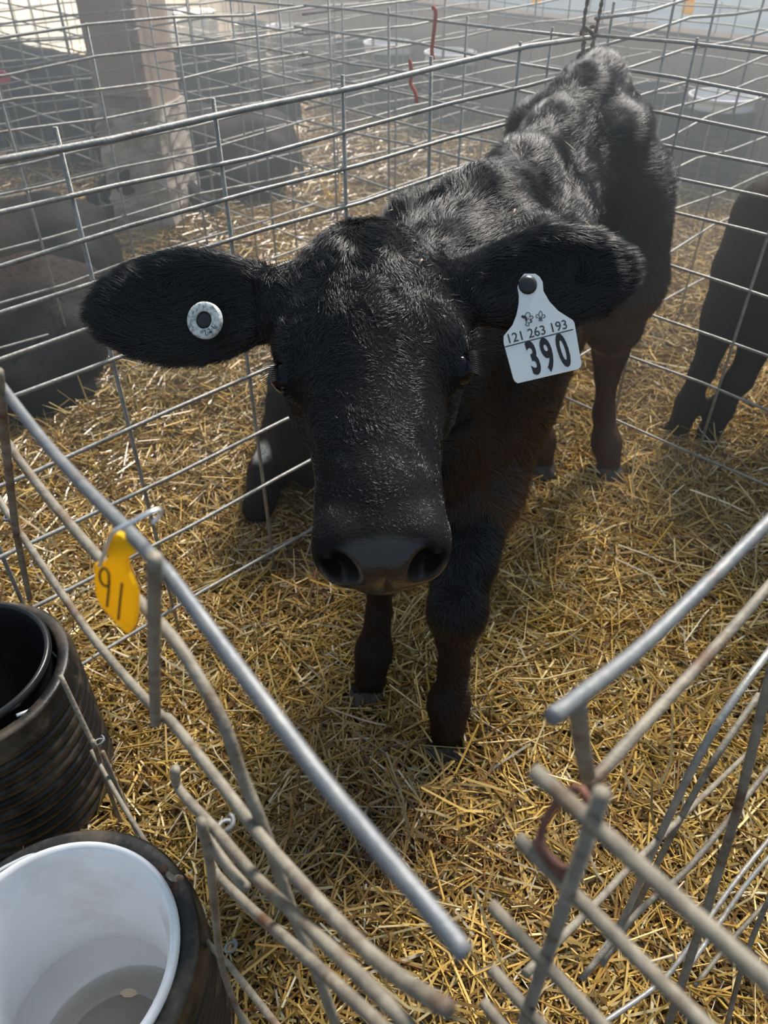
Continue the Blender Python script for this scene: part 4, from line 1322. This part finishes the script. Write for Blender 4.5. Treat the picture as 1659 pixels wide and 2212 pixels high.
    tag(o, 'loose golden straw bedding covering the floor of all pens', 'straw', kind='stuff')
straw_mass()

# ================================================================== small things
def yellow_tag():
    """yellow ear tag hung on the near top rail by a bent wire"""
    hang = on_wall(272, 1150, CP0, CAZ)
    az = math.radians(-62)
    p0 = hang[:2] - np.array([0.62, 0.78]) * 0.006
    W = lambda x, y: on_wall(x, y, p0, az)
    nrm = np.array([-math.cos(az), math.sin(az), 0]); 
    if nrm[1] > 0: nrm = -nrm
    rt = root('number_tag', (*W(250, 1360)[:2], W(250, 1360)[2]), 'yellow plastic tag numbered 91 hanging from the near panel', 'tag')
    z = lambda pts: [(150 + x / 6.636, 1080 + y / 6.636) for x, y in pts]
    outl = z([(590, 440), (650, 425), (720, 470), (770, 490), (985, 700), (960, 750), (840, 815), (835, 900), (860, 1030), (940, 1200), (985, 1350), (985, 1560), (950, 1760), (900, 1870), (850, 1895), (800, 1850), (640, 1690),
              (480, 1500), (410, 1360), (385, 1150), (385, 900), (480, 900), (545, 850), (590, 780), (560, 620), (560, 520)])
    v, f = slab([W(x, y) for x, y in outl], nrm, 0.0024)
    pl = link('plate', mesh_from('plate', v, f, 'yellow_tag', smooth=False), rt)
    def stroke(pts, r, name):
        P = [W(x, y) + nrm * 0.0014 for x, y in z(pts)]
        vv, ff = tube(smooth_path(P, 5), r, 6)
        o = link(name, mesh_from(name, vv, ff, 'marker_ink'), pl)
    stroke([(600, 1120), (590, 1010), (530, 950), (475, 1000), (465, 1080), (500, 1170), (560, 1210), (600, 1170), (600, 1120), (595, 1250), (580, 1400), (570, 1500)], 0.0006, 'digit')
    stroke([(785, 1165), (770, 1300), (750, 1480), (730, 1685)], 0.0006, 'digit')
    c = hang
    pts = [(500, 880), (545, 780), (610, 590), (700, 430), (800, 325), (950, 275), (1060, 250), (1095, 300), (1060, 420), (1010, 490)]
    off = [0.003, 0.003, 0.003, 0.004, 0.006, 0.002, -0.003, -0.008, -0.010, -0.008]
    P = [W(x, y) + nrm * o_ for (x, y), o_ in zip(z(pts), off)]
    v, f = tube(smooth_path(P, 5), 0.0010, 8)
    link('hanger_wire', mesh_from('hanger_wire', v, f, 'bright_wire'), rt)
yellow_tag()

def twist(pts, r, turns, n=60, strands=2):
    P = smooth_path(pts, max(2, n // len(pts)))
    T = np.gradient(P, axis=0); T /= np.linalg.norm(T, axis=1)[:, None]
    u = np.cross(T, (0.3, 0.5, 0.1)); u /= np.linalg.norm(u, axis=1)[:, None]
    v = np.cross(T, u)
    out = []
    for s in range(strands):
        a = np.linspace(0, turns * 2 * math.pi, len(P)) + 2 * math.pi * s / strands
        out.append(tube(P + (u * np.cos(a)[:, None] + v * np.sin(a)[:, None]) * r * 0.8, r, 6))
    return merge(out)

def corner_twine():
    c = np.array([ORG[0], ORG[1], 0])
    rt = root('twine_tie', (c[0], c[1], .55), 'brown twine knotted round the tied corner above the calf rump', 'twine')
    for pts, nm in (([c + (.005, -.01, 1.02), c + (-.008, -.012, .93), c + (-.016, -.012, .86), c + (-.010, -.014, .80)], 'strand'),
                    ([c + (.010, -.01, 1.02), c + (.012, -.010, .92), c + (.010, -.012, .86), c + (.004, -.014, .80)], 'strand'),
                    ([c + (.006, -.014, .82), c + (.014, -.014, .76), c + (-.004, -.014, .71), c + (-.03, -.012, .64)], 'strand'),
                    ([c + (-.010, -.014, .82), c + (-.014, -.013, .75), c + (-.010, -.013, .66), c + (-.012, -.013, .58)], 'strand')):
        v, f = twist(pts, .0022, 7)
        link(nm, mesh_from(nm, v, f, 'twine'), rt)
    for z0 in (.795, .835, .735):
        ring = [c + np.array([.014 * math.cos(t) - .002, .014 * math.sin(t) - .004, z0 + .006 * math.sin(2 * t)]) for t in np.linspace(0, 2 * math.pi, 24, endpoint=False)]
        v, f = tube(ring, .0034, 6, close=True)
        link('wrap', mesh_from('wrap', v, f, 'twine'), rt)
    ring = [c + np.array([.016 * math.cos(t) + .006, .012 * math.sin(t) - .01, 1.03 + .006 * math.sin(t)]) for t in np.linspace(0, 2 * math.pi, 20, endpoint=False)]
    v, f = tube(ring, .006, 8, close=True)
    link('knot', mesh_from('knot', v, f, 'twine'), rt)
corner_twine()

def red_twine():
    pz, az = pen(0.02, -0.0), math.radians(-45)
    W = lambda x, y, o=0.0: on_wall(x, y, pen(-0.012, 0), az)
    P = [W(935, 14), W(941, 25), W(940, 45), W(936, 80), W(933, 110), W(936, 130)]
    v, f = tube(smooth_path(P, 4), .0042, 7)
    tag(link('red_twine', mesh_from('red_twine', v, f, 'red_twine')), 'red twine hanging on the panel left of the tied corner, upper length', 'twine')
    P = [W(885, 128), W(889, 160), W(887, 180), W(897, 200), W(900, 222)]
    v, f = tube(smooth_path(P, 4), .0042, 7)
    tag(link('red_twine', mesh_from('red_twine', v, f, 'red_twine')), 'red twine tied lower down beside the far white pail', 'twine')
red_twine()

def tie_wire(pts, r, name, mat, label, cat='tie wire'):
    v, f = tube(smooth_path(pts, 4), r, 7)
    tag(link(name, mesh_from(name, v, f, mat)), label, cat)
W = lambda x, y, o=0.0: on_wall(x, y, EP0, EAZ) - np.array([0, 1, 0]) * o
tie_wire([W(1150, 1790, .004), W(1195, 1838, .007), W(1240, 1846, .006), W(1275, 1790, .0), W(1262, 1730, -.004), W(1205, 1760, -.004), W(1165, 1800, .003), W(1215, 1830, .008), W(1262, 1815, .004)], .0016, 'tie_wire', 'rusty_wire',
         'rusty tie wire wrapped round the stub-ended panel')
def c_tie(x, y, R, label):
    c = on_wall(x, y, CP0, CAZ); d = np.array([math.sin(CAZ), math.cos(CAZ), 0])
    n = np.array([math.cos(CAZ), -math.sin(CAZ), 0])
    P = [c + n * R * math.cos(t) * 1.0 + d * R * 0.9 * math.sin(t) + np.array([0, 0, .0035 * t / 3]) for t in np.linspace(0, 2.2 * math.pi, 18)]
    v, f = tube(P, .0014, 7)
    tag(link('tie_wire', mesh_from('tie_wire', v, f, 'dull_galvanised')), label, 'tie wire')
c_tie(216, 1606, .006, 'wire hook ring beside the black pail')
c_tie(500, 2050, .005, 'dark wire ring on the panel beside the white pail')
c_tie(490, 1790, .0045, 'upper wire loop on the hooked near panel')
c_tie(25, 1125, .005, 'wire loop joining rods at the left edge')

# tags and rail on the walkway side of the back wall
wire_panel(pen(2.38, -3.0), pen(2.38, 0.6), 'wire panel standing along the top of the back wall', first=0.1, spacing=0.34, top=0.64, ks=[0, 2], step=0.06, seed=21, side=1, r=.0032)
def far_tag(x, y, s, label):
    c = on_wall(x, y, pen(2.35, 0), math.radians(-45))
    ex = np.array([R2, -R2, 0]); ez = np.array([0, 0, 1.0]); nrm = np.array([-R2, -R2, 0])
    outl = [c + ex * a * s + ez * b * s for a, b in ((-.026, -.03), (.026, -.03), (.029, .0), (.026, .02), (.012, .034), (-.012, .034), (-.026, .02), (-.029, .0))]
    rt = root('number_tag', (c[0], c[1], c[2] - .03), label, 'tag')
    v, f = slab(outl, nrm, .003)
    link('plate', mesh_from('plate', v, f, 'yellow_tag', smooth=False), rt)
    v, f = tube([c + ez * .03 * s, c + ez * .052 * s + nrm * .004, c + ez * .06 * s], .0016, 6)
    link('hanger_wire', mesh_from('hanger_wire', v, f, 'bright_wire'), rt)
far_tag(1487, 14, 1.0, 'yellow tag on the wall-top panel at the upper right')
far_tag(1160, -6, 1.0, 'yellow tag at the top edge left of the tied corner')

# long stray stems
def stem(pts, r, label, ear_=False):
    rt = root('loose_straw', (*pts[0][:2], 0), label, 'straw')
    P = smooth_path(pts, 6)
    v, f = tube(P, r, 6)
    me = mesh_from('stalk', v, f, 'pale_fibre')
    link('stalk', me, rt)
    if ear_:
        d = P[0] - P[4]; d /= np.linalg.norm(d)
        parts = []
        for k in range(9):
            for s in (-1, 1):
                b = P[0] + d * (k * .0035)
                o = np.cross(d, (0, 0, 1)) * s
                parts.append(tube([b, b + d * .003 + o * .002, b + d * .007 + o * .0025], [.0004, .0012, .0002], 5))
        v, f = merge(parts)
        e = link('grain_head', mesh_from('grain_head', v, f, 'pale_fibre'), rt)
G = lambda x, y, h: on_ground(x, y, h)
stem([G(600, 1178, .05), G(640, 1160, .06), G(690, 1156, .05), G(735, 1165, .04)], .0011, 'pale stem with a grain head beside the calf muzzle', True)
stem([G(650, 1240, .02), G(672, 1170, .06), G(700, 1105, .10)], .0010, 'thin stem standing up beside the calf muzzle')
stem([G(710, 1530, .04), G(800, 1560, .045), G(870, 1575, .03), G(905, 1600, .02)], .0016, 'long pale stem lying between the calf forefeet')
stem([G(860, 1855, .04), G(900, 1780, .05), G(925, 1735, .04)], .0015, 'straight stem slanting across the painted shadow patch')
stem([G(1440, 1520, .03), G(1500, 1480, .04), G(1560, 1465, .03)], .0016, 'bent pale stem under the right gate')

def twine_tuft():
    """frayed fibres between the two near pails"""
    c = on_ground(165, 1760, .0)
    g = np.random.default_rng(5)
    parts = []
    for k in range(60):
        b = c + np.array([g.normal(0, .012), g.normal(0, .012), 0.0])
        e = b + np.array([.03 + g.normal(0, .012), .05 + g.normal(0, .02), .05 + g.normal(0, .015)])
        parts.append(tube([b, (b + e) / 2 + np.array([g.normal(0, .006), g.normal(0, .006), .01]), e], .0007, 4))
    v, f = merge(parts)
    o = link('fibre_tuft', mesh_from('fibre_tuft', v, f, 'pale_fibre'))
    tag(o, 'tuft of frayed tan fibres between the two near pails', 'fibre tuft', kind='stuff')
twine_tuft()

# bits of straw caught on the calf's back and legs
def bits():
    from mathutils.bvhtree import BVHTree
    bvh = BVHTree.FromPolygons(CALF_P.tolist(), CALF_Q.tolist())
    for x, y, L, ang, lab in ((1222, 318, .024, 2.4, 'straw bit on the calf back, uppermost'), (1218, 392, .034, -0.9, 'longest straw bit on the calf back'),
                              (1105, 468, .010, 1.2, 'small straw bit on the calf shoulder'), (1262, 487, .014, -.7, 'straw bit low on the calf flank'),
                              (846, 462, .006, .4, 'pale speck of chaff on top of the calf head'), (902, 573, .005, 1.0, 'pale speck of chaff on the calf forehead')):
        d0 = Vector(ray(x, y)).normalized()
        hit, hn, _, _ = bvh.ray_cast(Vector((0, 0, CAM_H)), d0)
        if hit is None: continue
        c = np.array(hit) + np.array(hn) * .005
        d = CRIGHT * math.cos(ang) + CUP * math.sin(ang)
        v, f = tube([c - d * L / 2, c + CBACK * .001, c + d * L / 2], .0010, 5)
        tag(link('straw_bit', mesh_from('straw_bit', v, f, 'pale_fibre')), lab, 'straw bit', 'straw bits on the calf')
bits()

def straw_tuft():
    c = on_ground(722, 452)
    g = np.random.default_rng(12)
    rt = root('straw_tuft', c, 'bright yellow straw tuft sticking up behind the calf head', 'straw tuft')
    for k in range(14):
        a = g.uniform(0, 6.28); L = g.uniform(.05, .12)
        b = c + np.array([g.normal(0, .012), g.normal(0, .012), 0])
        e = b + np.array([math.cos(a) * L * .5, math.sin(a) * L * .5, L])
        v, f = tube([b, (b + e) / 2 + np.array([0, 0, .008]), e], [.003, .0028, .0015], 5)
        link('blade', mesh_from('blade', v, f, 'yellow_straw'), rt)
straw_tuft()

def pink_tag():
    c = pen(-0.15, -2.55, .0) * 0 + on_wall(6, 168, pen(0, -2.5), math.radians(45))
    ring = [c + np.array([.03 * math.cos(t), -.004, .026 * math.sin(t)]) for t in np.linspace(0, 2 * math.pi, 10, endpoint=False)]
    v, f = slab(ring, (0, 1, 0), .004)
    tag(link('tag', mesh_from('tag', v, f, 'pink_rubber', smooth=False)), 'small pink plastic tag at the upper left edge', 'tag')
pink_tag()

# ================================================================== haze volume added to imitate lens veil
def haze(dens, lo, hi, label, name):
    m = bpy.data.materials.new(name); m.use_nodes = True
    t = m.node_tree
    for n in list(t.nodes):
        if n.type == 'BSDF_PRINCIPLED': t.nodes.remove(n)
    vsn = t.nodes.new('ShaderNodeVolumeScatter')
    vsn.inputs['Color'].default_value = (0.84, 0.94, 1.0, 1)
    vsn.inputs['Density'].default_value = dens
    vsn.inputs['Anisotropy'].default_value = 0.5
    t.links.new(vsn.outputs[0], t.nodes['Material Output'].inputs['Volume'])
    MAT[name] = m
    v, f = box(lo, hi)
    me = mesh_from('haze', v, f, name, smooth=False)
    o = link('haze', me)
    tag(o, label, 'haze', kind='stuff')
haze(HAZE, (-7, 0.95, -0.3), (7, 11, 3.0), 'pale haze volume over the rear pens, added to imitate lens veil', 'veil_haze')
